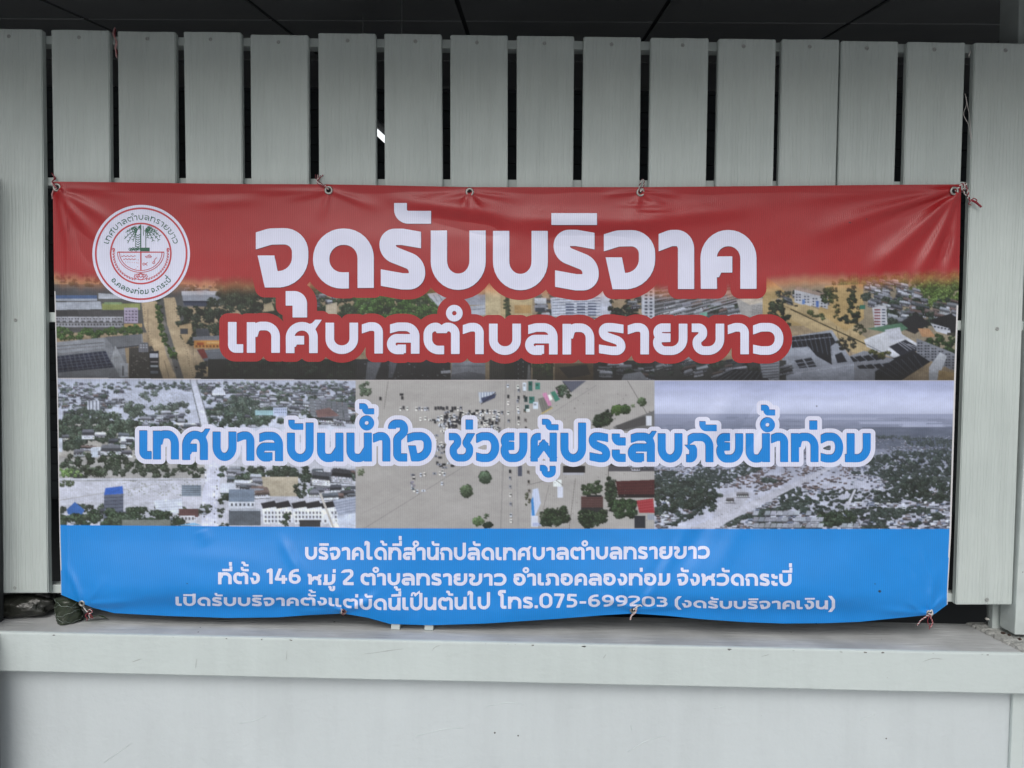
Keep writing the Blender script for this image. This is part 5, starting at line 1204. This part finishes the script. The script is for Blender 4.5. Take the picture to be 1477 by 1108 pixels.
grove([(880, 724), (914, 722), (918, 744), (888, 748)], 60, 3.6, 5, (50, 66, 44)); grove([(782, 738), (816, 732), (822, 750), (800, 760), (782, 756)], 60, 3.4, 5, (52, 64, 46)); grove([(836, 740), (872, 736), (876, 750), (850, 762), (838, 756)], 60, 3.6, 5, (48, 60, 42)); rect(878, 672, 70, 8, (92, 88, 92)); rect(880, 666, 20, 6, (74, 66, 64)); rect(906, 668, 34, 5, (196, 196, 206)); town(876, 664, 944, 676, 14, 7, 9, .9, .1)
line(820, 770, 830, 690, .7, (120, 112, 104)); line(775, 770, 792, 700, .5, (126, 118, 110)); [dab(pr.uniform(780, 940), pr.uniform(560, 760), pr.uniform(.3, .8), (110, 102, 92)) for q in range(90)]

# --- lower right photograph: overcast sky over a drowned town
CLIP = [944, 549, 1394, 770]
m_ = (gx >= 944) & (gy >= 549) & (gy < 606)
t_ = np.clip((gy[m_] - 549) / 52, 0, 1)[:, None]
n_ = (vnoise(gx[m_] / 80, gy[m_] / 7, 71) * 15 + vnoise(gx[m_] / 26, gy[m_] / 4, 72) * 6)[:, None]
CV[m_] = np.array([164, 169, 200]) * (1 - t_) + np.array([218, 220, 238]) * t_ + n_ * (1 - .4 * t_)
water(944, 599, 1394, 770, (128, 132, 150), 20, 40, 3.4, 73)
water(944, 597, 1394, 603, (150, 154, 176), 10, 60, 2, 74)
for q in range(120):
    y_ = pr.uniform(601, 640); w_ = pr.uniform(4, 30) * (1 + (y_ - 600) / 60); c_ = pr.choice(((94, 100, 118), (104, 110, 126), (158, 162, 182), (118, 122, 136), (86, 92, 104)))
    rect(pr.uniform(940, 1380), y_, w_, pr.uniform(.5, 1.6), c_)
for a, b, w_, h_ in ((1190, 602, 110, 4), (1240, 608, 130, 4), (1300, 612, 80, 5), (1130, 600, 60, 2)): 
    for q in range(4): rect(a + pr.uniform(-6, 6), b + q, w_ * pr.uniform(.7, 1), 1, (186, 188, 208))
water(1255, 616, 1394, 648, (92, 98, 112), 16, 26, 3, 75)
m_ = (gx >= 944) & (gy >= 640); t_ = np.clip((gy[m_] - 640) / 50, 0, 1)[:, None]
CV[m_] = CV[m_] * (1 - t_) + (np.array([186, 186, 198]) + (vnoise(gx[m_] / 20, gy[m_] / 4, 77) * 16)[:, None]) * t_
RD = lambda y: 1196 + (y - 674) * (1008 - 1196) / (757 - 674)
for y_ in np.linspace(630, 769, 70):
    s_ = 1.2 + (y_ - 630) / 139 * 5.2; half = 3 + max(0, (y_ - 674)) * .20
    for q in range(int(430 / (s_ * 1.05))):
        x_ = pr.uniform(944, 1380); yy_ = y_ + pr.uniform(-1.6, 1.6)
        if yy_ > 668 and abs(x_ - RD(yy_)) < half * 1.8: continue
        if 1036 < x_ < 1086 and 704 < yy_ < 736: continue
        if 1170 < x_ < 1260 and 706 < yy_ < 738 and pr.random() < .62: continue
        u_ = vnoise(np.array([x_ / 30.0]), np.array([yy_ / 9.0]), 78)[0] + vnoise(np.array([x_ / 90.0]), np.array([yy_ / 24.0]), 79)[0] * .8
        if x_ > 1255 and yy_ > 648: u_ += .16
        if x_ < 1040 and yy_ < 740: u_ += .12
        if u_ > .02: tree(x_, yy_, s_ * pr.uniform(.4, .85), J((58, 66, 64), 12), .55, 1.4)
        elif u_ > -.36 or pr.random() < .22:
            br = 1060 < x_ < 1225 and 672 < yy_ < 706
            rf = J(pr.choice(((118, 98, 94), (134, 112, 106), (96, 88, 88)) if br else ((150, 152, 160), (104, 102, 106), (214, 216, 224), (126, 112, 110), (176, 178, 186), (74, 76, 84), (120, 130, 150))), 12)
            w_ = s_ * pr.uniform(.6, 1.5)
            poly([(x_, yy_), (x_ + w_ * .15, yy_ - s_ * .34), (x_ + w_ * 1.05, yy_ - s_ * .34), (x_ + w_, yy_)], rf); fk = .5 if pr.random() < .7 else 1.0; rect(x_, yy_, w_, s_ * .26, tuple(v * fk for v in rf)); 
poly([(RD(672) - 2, 672), (RD(672) + 7, 672), (RD(757) + 20, 764), (RD(757) - 16, 764)], (190, 188, 196)); poly([(1040, 716), (1070, 706), (1084, 712), (1066, 736), (1030, 744)], (188, 186, 194))
for q in range(30):
    y_ = pr.uniform(676, 764); dab(RD(y_) + pr.uniform(-2, 3), y_, .5, (120, 118, 120))
house(1047, 722, 12, 7, (112, 108, 108), (190, 188, 190)); house(1062, 714, 18, 7, (128, 124, 124), (206, 204, 206))
for a_, b_ in ((1290, 664), (1318, 690), (1232, 706)): poly([(a_, b_), (a_ + 3, b_), (a_ - 8, b_ + 26), (a_ - 13, b_ + 26)], (196, 194, 200))
grove([(1180, 742), (1232, 738), (1234, 754), (1186, 758)], 60, 4, 6, (52, 62, 50)); grove([(1240, 662), (1380, 650), (1380, 690), (1300, 700)], 130, 2.4, 4.4, (54, 62, 58)); grove([(1300, 690), (1380, 690), (1380, 720), (1310, 716)], 70, 3, 5, (52, 60, 54)); grove([(946, 700), (1020, 690), (1040, 716), (990, 740), (946, 735)], 90, 3, 5, (56, 64, 58))
for x_ in np.arange(1085, 1230, 8.5):
    for y_ in (740, 749, 758):
        if pr.random() < .85 and not (1180 < x_ < 1234 and y_ < 754): poly([(x_, y_ + 3), (x_ + 2.5, y_ - 3), (x_ + 10, y_ - 3), (x_ + 8, y_ + 3)], J((158, 160, 168), 16)); line(x_, y_ + 3.4, x_ + 8, y_ + 3.4, .8, (84, 84, 88))
CLIP = [70, 386, 1394, 770]
for (a, b, r_) in ((1178, 586, .8), (1176, 624, 2.0)): dab(a, b, r_, (44, 46, 60))

# tonal character of the printed photos: slightly soft contrast with print grain
mot = np.ones(CV.shape[:2], np.float32)
keep = ((gy > 549) & (gx > 513) & (gx < 944)) | ((gy > 549) & (gy < 640) & (gx >= 944))
mo = vnoise(gx / 1.2, gy / 1.0, 91) * .09 + vnoise(gx / 2.6, gy / 1.7, 92) * .09 + vnoise(gx / 14, gy / 6, 93) * .14
mot += mo * np.where(keep, .22, 1.0)
CV *= mot[..., None]
gr_ = CV.mean(-1, keepdims=True); CV = gr_ + (CV - gr_) * np.where(gy < 549, .70, .74)[..., None]          # muted print colours
CV = 118 + (CV - 118) * 1.2 - 6 - np.where(gy < 549, 12, 0)[..., None]
t_ = np.where((gx >= 944) & (gy > 598), np.clip(1 - (gy - 600) / 120, 0, 1) * .36, 0) + np.where((gx < 513) & (gy > 549), np.clip(1 - (gy - 549) / 70, 0, 1) * .26, 0)
t_ = (t_ + ((gx >= 944) & (gy > 640)) * .02)[..., None]; CV = CV * (1 - t_) + np.array([126, 132, 150]) * t_        # aerial haze in the pictures themselves
hz = np.where(gx >= 944, np.exp(-((gy - 601) / 13.0) ** 2) * .62, 0)[..., None]; CV = CV * (1 - hz) + np.array([160, 164, 184]) * hz
CV *= np.array([.955, .99, 1.045]); CV *= np.where(gy < 549, .88, 1.0)[..., None]
CV += rng.normal(0, 2.6, CV.shape[:2])[..., None].astype(np.float32)
CV = np.clip(CV, 8, 248)
CB = CV.copy(); CB[1:-1, 1:-1] = (CV[:-2, 1:-1] + CV[2:, 1:-1] + CV[1:-1, :-2] + CV[1:-1, 2:] + 2 * CV[1:-1, 1:-1]) / 6
CV = CB; CV += rng.normal(0, 2.4, CV.shape[:2])[..., None].astype(np.float32)
CVl = lin(np.clip(CV, 6, 248)).astype(np.float32)
CVl = (CVl[0::2] + CVl[1::2]) / 2; CVl = (CVl[:, 0::2] + CVl[:, 1::2]) / 2          # to one sample per photo pixel
def sample(px, py):
    u = np.clip(px - PX - .5, 0, PW - 1.01); v = np.clip(py - PY - .5, 0, PH - 1.01)
    i = u.astype(int); j = v.astype(int); fu = (u - i)[:, None]; fv = (v - j)[:, None]
    return (CVl[j, i] * (1 - fu) + CVl[j, i + 1] * fu) * (1 - fv) + (CVl[j + 1, i] * (1 - fu) + CVl[j + 1, i + 1] * fu) * fv

# ------------------------------------------------------------------ the sheet itself
NXC = 1380
ys_a = np.concatenate([np.linspace(0, 128 / 640, 78, endpoint=False), np.linspace(128 / 640, 502 / 640, 404, endpoint=False), np.linspace(502 / 640, 1, 105)])
us = np.linspace(0, 1, NXC)
Ug, Vg = np.meshgrid(us, ys_a)
xt = 76 + (1386.5 - 76) * Ug
top = ip(xt, E_TOP); 
# rows follow y almost exactly through the middle and bend to the real edges at top and bottom
yn = 262 + Vg * 640
xl = ip(yn, E_L); xr = ip(yn, E_R); XX = xl + (xr - xl) * Ug
bot = ip(XX, E_BOT); top = ip(XX, E_TOP)
YY = np.where(yn < 300, top + (yn - 262) / 38 * (300 - top), np.where(yn > 780, 780 + (yn - 780) / 122 * (bot - 780), yn))
X1, Y1 = XX.ravel(), YY.ravel()
COL = np.zeros((len(X1), 3))
# wording of the print: red field, photo mosaic, thin pale rule, blue field
seam1 = ip(X1, [(80, 545.5), (515, 548.5), (944, 549), (1378, 549)]); seam2 = ip(X1, [(85, 757.5), (450, 760), (513, 762), (944, 763), (1372, 763)])
ph = sample(X1, np.where(Y1 < seam1, np.minimum(Y1, 548.4), np.minimum(np.maximum(Y1, 549.6), 769)))
COL[:] = lin(RED_C)
edge = ip(X1, [(76, 398), (130, 404), (280, 408), (400, 408), (1060, 418), (1100, 408), (1160, 402), (1250, 402), (1386, 396)]) + 5 * vnoise(X1 / 9, X1 * 0 + .5, 81)
t = np.clip((Y1 - edge + 11) / 20, 0, 1); t = t * t * (3 - 2 * t)
warm = lin((226, 150, 96))
tw = np.exp(-((Y1 - edge - 3) / 9) ** 2)[:, None] * .55
mix = ph * (1 - tw) + warm * tw * (.5 + ph)
COL = COL * (1 - t[:, None]) + mix * t[:, None]
b = np.clip(Y1 - seam2 + .5, 0, 1)[:, None]; COL = COL * (1 - b) + lin(BLUE_C) * b
r_ = (np.abs(Y1 - seam1 - .2) < .7); COL[r_] = COL[r_] * .5 + lin((210, 206, 210)) * .5
eL = (X1 - ip(Y1, E_L) < 1.4) & (Y1 > 420); COL[eL] = lin((206, 206, 208)); eR = (ip(Y1, E_R) - X1 < 2.2) & (Y1 > 440); COL[eR] = lin((212, 212, 214))
for a_, b_, r_ in ((1269, 853, 2.2), (1262, 842, .8), (784, 797, 1.5), (466, 369, 1.0), (1226, 321, 1.2), (1141, 320, .8), (1250, 316, .7), (270, 842, .9)):
    k_ = (X1 - a_) ** 2 + ((Y1 - b_) * 1.3) ** 2 < r_ * r_; COL[k_] = lin((34, 44, 52))
CVf = COL; del CV, gx, gy, xx, yy
P = _pb(X1, Y1, 0.0)
ny_ = len(ys_a); ids = np.arange(ny_ * NXC).reshape(ny_, NXC)
quads = np.stack([ids[:-1, :-1], ids[1:, :-1], ids[1:, 1:], ids[:-1, 1:]], -1).reshape(-1, 4)
fastmesh('sheet', P, quads, [], m_sheet, banner, COL * GAIN)

# ------------------------------------------------------------------ eyelets and ties
m_metal = mat('eyelet_metal', (.42, .42, .40), .42, .5, 1.0, var=.3, varscale=300)
m_hole = mat('eyelet_hole', (.02, .02, .02), .9, .1)
def eyelet(px, py, r=.0085, sqx=1.0):
    c = _pb(np.array([px]), np.array([py]), .0032)[0]; V = []; Fc = []; n1, n2 = 22, 8
    for i in range(n1):
        a = 2 * math.pi * i / n1
        for j in range(n2):
            b_ = 2 * math.pi * j / n2; rr = r + .0030 * math.cos(b_)
            V.append((rr * math.cos(a) * sqx, -.0022 * math.sin(b_), rr * math.sin(a)))
    for i in range(n1):
        for j in range(n2): Fc.append((i * n2 + j, i * n2 + (j + 1) % n2, ((i + 1) % n1) * n2 + (j + 1) % n2, ((i + 1) % n1) * n2 + j))
    o = mesh('eyelet', V, Fc, m_metal, smooth=True); o.location = c; child(o, banner)
    V = [(r * math.cos(2 * math.pi * i / n1) * sqx * .95, .0002, r * math.sin(2 * math.pi * i / n1) * .95) for i in range(n1)]
    h = mesh('eyelet_hole', V, [tuple(range(n1))], m_hole); h.parent = o
    return c
EY = [(82, 270.5, .0085), (474, 274.5, .0085), (677.5, 277, .0085), (924, 277.5, .0085), (1376.5, 275.5, .0085), (118, 870.5, .006), (495, 881, .0078), (913.5, 880, .007), (1341, 885, .007)]
for e in EY: eyelet(*e)

m_cr = mat('red_twine', (.26, .035, .05), .8, .2); m_cw = mat('white_twine', (.62, .60, .58), .8, .2); m_cd = mat('dark_twine', (.16, .05, .06), .8, .2); m_cp = mat('pink_twine', (.50, .30, .30), .8, .2)
def strand(pts, Ys, r, m, parent, wig=0, k=7):
    if not isinstance(Ys, (list, tuple)): Ys = [Ys] * len(pts)
    W = [U(p[0] + random.uniform(-wig, wig), p[1] + random.uniform(-wig, wig), -y_) for p, y_ in zip(pts, Ys)]
    return tube('strand', smoothpath(W, k), r, m, parent, 6)
def twist(pts, Ys, r, ms, parent, amp=1.0, turns=8):
    """two strands laid round one another"""
    if not isinstance(Ys, (list, tuple)): Ys = [Ys] * len(pts)
    W = smoothpath([U(p[0], p[1], -y_) for p, y_ in zip(pts, Ys)], 10); n_ = len(W)
    for s_, m in enumerate(ms):
        Q = []
        for i, q in enumerate(W):
            a = 2 * math.pi * turns * i / n_ + s_ * math.pi
            d = (W[min(i + 1, n_ - 1)] - W[max(i - 1, 0)]).normalized(); e = d.orthogonal().normalized(); f_ = d.cross(e)
            Q.append(q + (e * math.cos(a) + f_ * math.sin(a)) * r * .9 * amp)
        tube('strand', Q, r, m, parent, 6)
def tie(label, px, py, y_):
    o = empty('twine_tie', tuple(map(float, U(px, py, -y_)))); tag(o, label, 'twine tie', 'twine ties holding the banner'); return o
t = tie('red and white twine knot at the top right corner eyelet with a loose red end', 1390, 275, .02)
twist([(1377, 275), (1383, 270), (1388, 266), (1393, 270), (1396, 278), (1397, 286), (1402, 291)], [.024, .024, .02, .012, .008, .010, .014], .0016, (m_cr, m_cw), t, 1, 7)
twist([(1397, 283), (1392, 280), (1389, 273), (1394, 266), (1390, 264)], [.012, .012, .012, .012, .006], .0013, (m_cw, m_cd), t, 1, 5)
twist([(1400, 289), (1406, 291), (1410, 294), (1415, 298.5)], .014, .0017, (m_cr, m_cr), t, 1, 4); strand([(1402, 291), (1404, 286), (1409, 289), (1406, 293)], .015, .0012, m_cr, t); strand([(1400, 290), (1397, 294), (1401, 296)], .015, .001, m_cr, t)
t = tie('frayed red twine tie at the top left corner eyelet', 78, 262, .02)
for q in range(4): strand([(82, 271), (78, 268 - q), (76 - q % 2, 262), (78 + q % 3, 256 + q), (75 + q, 249 + 2 * q)], [.02, .022, .018, .008, .003], .0011, (m_cr, m_cp, m_cr, m_cd)[q], t, .8)
for q in range(3): strand([(82, 271), (77, 274), (75, 281), (77 - q, 287)], [.02, .02, .016, .012], .0009, m_cp, t, .8)
t = tie('dark frayed twine looped over the rail above the second eyelet from the left', 462, 262, .02)
for q in range(5): strand([(474, 274), (469, 269 - q * .5), (464, 265 + q), (459 - q % 3, 262), (455 + q * 2.4, 258 - q), (456 + q * 2, 252 + q % 3)], [.02, .022, .018, .012, .004, .003], .0010, (m_cd, m_cp, m_cw, m_cd, m_cr)[q], t, 1)
t = tie('short dark twine loop above the eyelet right of the middle of the top edge', 925, 265, .02)
twist([(924, 277), (922.5, 270), (924, 264), (927, 259), (929, 264), (927, 271), (925, 277)], [.022, .022, .012, -.001, .003, .018, .022], .0013, (m_cd, m_cw), t, 1, 6)
t = tie('pink and white twine loops hanging from the bottom right corner eyelet', 1340, 893, .03)
twist([(1341, 885), (1335, 890), (1328, 895), (1323, 902)], .034, .0010, (m_cw, m_cr), t, 1, 6); twist([(1341, 885), (1343, 892), (1345, 898), (1342, 905)], .036, .0010, (m_cr, m_cp), t, 1, 5); strand([(1341, 887), (1338, 896), (1341, 904), (1340, 908)], .036, .0008, m_cr, t); strand([(1341, 883), (1344, 880), (1345, 886), (1339, 885)], .036, .0015, m_cw, t)
t = tie('short pale twine end hanging from the bottom eyelet near the middle right', 911, 888, .03)
twist([(914, 879), (918, 877), (916, 884), (911, 888), (909, 894)], .036, .0013, (m_cw, m_cp), t, 1, 6); strand([(913, 880), (918, 876), (923, 873), (926, 875)], .036, .0016, m_cw, t)
t = tie('small red and white twine bow below the bottom left corner of the banner', 127, 886, .03)
strand([(118, 871), (122, 878), (126, 883)], .03, .0012, m_cw, t); twist([(126, 882), (130, 879), (133, 883), (128, 886), (131, 892)], .03, .0009, (m_cr, m_cw), t, 1, 4); strand([(127, 884), (123, 888), (126, 892), (125, 895)], .03, .0010, m_cr, t); strand([(128, 884), (132, 888), (134, 892)], .03, .0011, m_cr, t)
t = tie('small dark twine knot in the bottom eyelet left of the two pale blocks', 495, 882, .03)
strand([(493, 882), (496, 879), (498, 883), (494, 885), (496, 888)], .037, .0014, m_cd, t); strand([(495, 881), (492, 878), (493, 884)], .037, .0010, m_cw, t)
o = empty('loose_thread', tuple(map(float, U(1394, 140, -.003)))); tag(o, 'thin whitish loose threads hanging beside the right end board high up', 'thread')
strand([(1392, 135), (1394, 150), (1390, 165), (1397, 180), (1399, 192), (1401, 205)], .003, .0006, m_cw, o); strand([(1393, 138), (1396, 155), (1399, 172), (1400, 188), (1402, 200)], .004, .0006, m_cw, o); strand([(1397, 80), (1400, 74), (1397, 83)], .004, .0008, m_cw, o)
o = empty('frayed_twine', tuple(map(float, U(167, 60, -.002)))); tag(o, 'pink frayed twine snagged at the top left corner of the third board', 'thread')
for q in range(5): strand([(166, 40 + q), (163.5 + q % 3, 50), (167 + (q % 2), 60), (166.5, 70), (168, 84 - 3 * q)], [-.012, -.004, -.0, .002, .001], .0012, (m_cp, m_cp, m_cr, m_cp, m_cp)[q], o, 1.0)

# ------------------------------------------------------------------ rubbish on the ledge at the left
def film(name, rgb, rough=.25, trans=0.0):
    m = bpy.data.materials.new(name); m.use_nodes = True
    n = m.node_tree.nodes; l = m.node_tree.links; p = n['Principled BSDF']
    p.inputs['Roughness'].default_value = rough; p.inputs['Specular IOR Level'].default_value = .6; p.inputs['Transmission Weight'].default_value = trans
    tc = n.new('ShaderNodeTexCoord'); no = n.new('ShaderNodeTexNoise'); no.inputs['Scale'].default_value = 28; no.inputs['Detail'].default_value = 5; no.inputs['Distortion'].default_value = 1.2
    l.new(tc.outputs['Object'], no.inputs['Vector']); cr = n.new('ShaderNodeValToRGB')
    cr.color_ramp.elements[0].position = .35; cr.color_ramp.elements[1].position = .68
    cr.color_ramp.elements[0].color = (*[v * .45 for v in rgb], 1); cr.color_ramp.elements[1].color = (*rgb, 1)
    l.new(no.outputs[0], cr.inputs[0]); l.new(cr.outputs[0], p.inputs['Base Color'])
    b_ = n.new('ShaderNodeBump'); b_.inputs['Strength'].default_value = .6; b_.inputs['Distance'].default_value = .01; l.new(no.outputs[0], b_.inputs['Height']); l.new(b_.outputs[0], p.inputs['Normal'])
    return m
def sack(name, label, x0, x1, y0, y1, h, m, cat, seed):
    r = np.random.default_rng(seed); n1, n2 = 40, 18; V = []; Fc = []
    cx_, cy_ = (x0 + x1) / 2, (y0 + y1) / 2
    for j in range(n2 + 1):
        v = j / n2
        for i in range(n1):
            a = 2 * math.pi * i / n1
            rr = (1 - abs(2 * v - 1) ** 3.2) ** .42 if 0 < v < 1 else 0
            cr_ = 1 + .09 * math.sin(a * 5 + v * 7 + seed) + .05 * math.sin(a * 11 - v * 13) + r.normal(0, .012)
            V.append((cx_ + (x1 - x0) / 2 * rr * cr_ * math.cos(a), cy_ + (y1 - y0) / 2 * rr * cr_ * math.sin(a), zt + .001 + h * v * (1 + .06 * math.sin(3 * a + seed)) * (1 if v > .02 else 0)))
    for j in range(n2):
        for i in range(n1): Fc.append((j * n1 + i, j * n1 + (i + 1) % n1, (j + 1) * n1 + (i + 1) % n1, (j + 1) * n1 + i))
    o = mesh(name, V, Fc, m, smooth=True); return tag(o, label, cat)
def WX(px, y_): return float(U(px, 880, y_)[0])
sack('plastic_bag', 'dark green and brown crumpled plastic bag lying under the leftmost board', WX(-30, .03), WX(74, .03), -.006, .075, .056, film('bag_film', (.026, .028, .022), .3), 'plastic bag', 3)
sack('plastic_bag', 'dark flattened plastic bag resting further back under the leftmost board', WX(10, .07), WX(84, .07), .05, .115, .075, film('bag_film_dark', (.02, .022, .02), .35), 'plastic bag', 8)
cup = empty('plastic_cup', (WX(100, .0), .0, zt)); tag(cup, 'crumpled clear plastic cup with dark green contents below the banner corner', 'cup')
r0, r1 = (WX(117, 0) - WX(83, 0)) / 2 * .92, (WX(117, 0) - WX(83, 0)) / 2
V = []; Fc = []
for j in range(15):
    v = j / 14
    for i in range(30):
        a = 2 * math.pi * i / 30; rr = (r0 + (r1 - r0) * v) * (1 + .05 * math.sin(v * 40 + 2 * math.sin(2 * a)) * .6 + .09 * math.sin(3 * a + 5 * v) + .04 * math.sin(7 * a - 9 * v))
        V.append((rr * math.cos(a), rr * math.sin(a), .001 + .062 * v))
for j in range(14):
    for i in range(30): Fc.append((j * 30 + i, j * 30 + (i + 1) % 30, (j + 1) * 30 + (i + 1) % 30, (j + 1) * 30 + i))
Fc.append(tuple(range(30))[::-1]); Fc.append(tuple(14 * 30 + i for i in range(30)))
m_ridge = mat('clear_plastic_ridge', (.12, .15, .13), .2, .7)
o = mesh('wall', V, Fc, film('cup_contents', (.035, .05, .028), .3), smooth=True); o.parent = cup
for q, zz in enumerate((.012, .03, .047, .058)):
    tube_pts = [((r0 + .002 + (r1 - r0) * zz / .062) * (1 + .07 * math.sin(3 * a + 5 * zz / .062)) * math.cos(a), (r0 + .002 + (r1 - r0) * zz / .062) * (1 + .07 * math.sin(3 * a + 5 * zz / .062)) * math.sin(a), zz + .007 * math.sin(2 * a + 2.3 * q) + .002 * math.sin(9 * a)) for a in np.linspace(0, 2 * math.pi, 30)]
    o = tube('ridge', tube_pts, .0007, m_ridge); o.parent = cup
leaf_m = mat('green_leaf', (.07, .16, .04), .6, .3)
V = [(0, 0, 0), (.02, -.012, .012), (.05, -.006, .016), (.075, 0, .004), (.05, .012, .010), (.02, .012, .008)]
o = mesh('leaf', V, [(0, 1, 5), (1, 2, 4, 5), (2, 3, 4)], leaf_m, smooth=True); o.location = (WX(118, .0), .0, zt + .003); tag(o, 'small green leaf scrap lying beside the crumpled cup', 'leaf')

# ------------------------------------------------------------------ added dark panel at the far left, put in to shade the boards
m_dp = mat('shade_panel_paint', (.035, .038, .04), .7, .2)
ptop = float(U(2, 257, 0.0)[2]); px_ = float(U(3.5, 560, 0.0)[0])
dp = empty('shade_panel', (px_ - .1, -.1, zt)); tag(dp, 'added narrow dark upright panel that shades the boards at the extreme left, rising from the wall to the banner top', 'panel')
box('upper_leaf', px_ - .09, px_, -.11, -.004, zt + .001, ptop, m_dp, dp, .003)
pxl = float(U(0.5, 1000, FRONT)[0])
box('lower_leaf', pxl - .09, pxl, FRONT - .07, FRONT - .002, ZG + .001, zt, m_dp, dp, .003)

# ------------------------------------------------------------------ wear on the masonry: scratches, chips and drips
m_scr = mat('scratch_paint', (.40, .44, .44), .7, .3); m_chipd = mat('chip_mortar', (.22, .22, .21), .95, .1, var=.4, varscale=90)
def ribbon(name, pts, Yd, w, m, parent, lift=.0004):
    W = smoothpath([U(p[0], p[1], Yd) for p in pts], 6); V = []; n_ = len(W)
    for i, q in enumerate(W):
        d = (W[min(i + 1, n_ - 1)] - W[max(i - 1, 0)]).normalized(); e = Vector((-d.z, 0, d.x)) * w * (1 - abs(2 * i / (n_ - 1) - 1) ** 2 * .9) * random.uniform(.6, 1.2)
        V += [q + e, q - e, q + Vector((0, -lift, 0))]
    Fc = []
    for i in range(n_ - 1): Fc += [(3 * i, 3 * i + 2, 3 * i + 5, 3 * i + 3), (3 * i + 2, 3 * i + 1, 3 * i + 4, 3 * i + 5)]
    o = mesh(name, V, Fc, m); child(o, parent); return o
for P_ in ([(521, 944), (545, 941), (565, 938), (583, 936)], [(623, 939), (626, 935), (631, 932), (636, 931)], [(282, 965), (283, 957), (284, 950)], [(413, 953), (414, 938)], [(190, 955), (205, 950)],
           [(1098, 947), (1110, 944)], [(1330, 955), (1345, 950), (1360, 951)], [(870, 990 - 40), (874, 944)]):
    ribbon('scratch', P_, FRONT - .0006, .0011, m_scr, sill)
m_wb = mat('raised_paint_line', (.54, .60, .615), .5, .4)
for P_ in ([(345, 1044), (365, 1040), (384, 1032)], [(150, 1100), (170, 1086), (190, 1072)], [(600, 1062), (640, 1052), (668, 1050)], [(1030, 1022), (1046, 1018)], [(905, 1085), (930, 1070), (960, 1060)], [(910, 1046), (911, 1054)], [(1240, 1040), (1262, 1030)], [(700, 1020), (730, 1014), (756, 1016)]):
    ribbon('raised_line', P_, WALLY - .0003, .0014, m_wb, bwall, .0010)
for k_ in range(26):
    px = random.uniform(20, 1430); r = random.uniform(.0012, .0034)
    c = U(px, 0, FRONT + .001); xx_ = float(U(px, 927, FRONT)[0]); V = []
    for q in range(9):
        a = 2 * math.pi * q / 9; rr = r * random.uniform(.6, 1.3); V.append((xx_ + rr * 1.6 * math.cos(a), FRONT - .0004, zt - .0045 - r * .5 + rr * .7 * math.sin(a)))
    child(mesh('paint_chip', V, [tuple(range(9))], m_chipd if k_ % 3 else m_scr), sill)
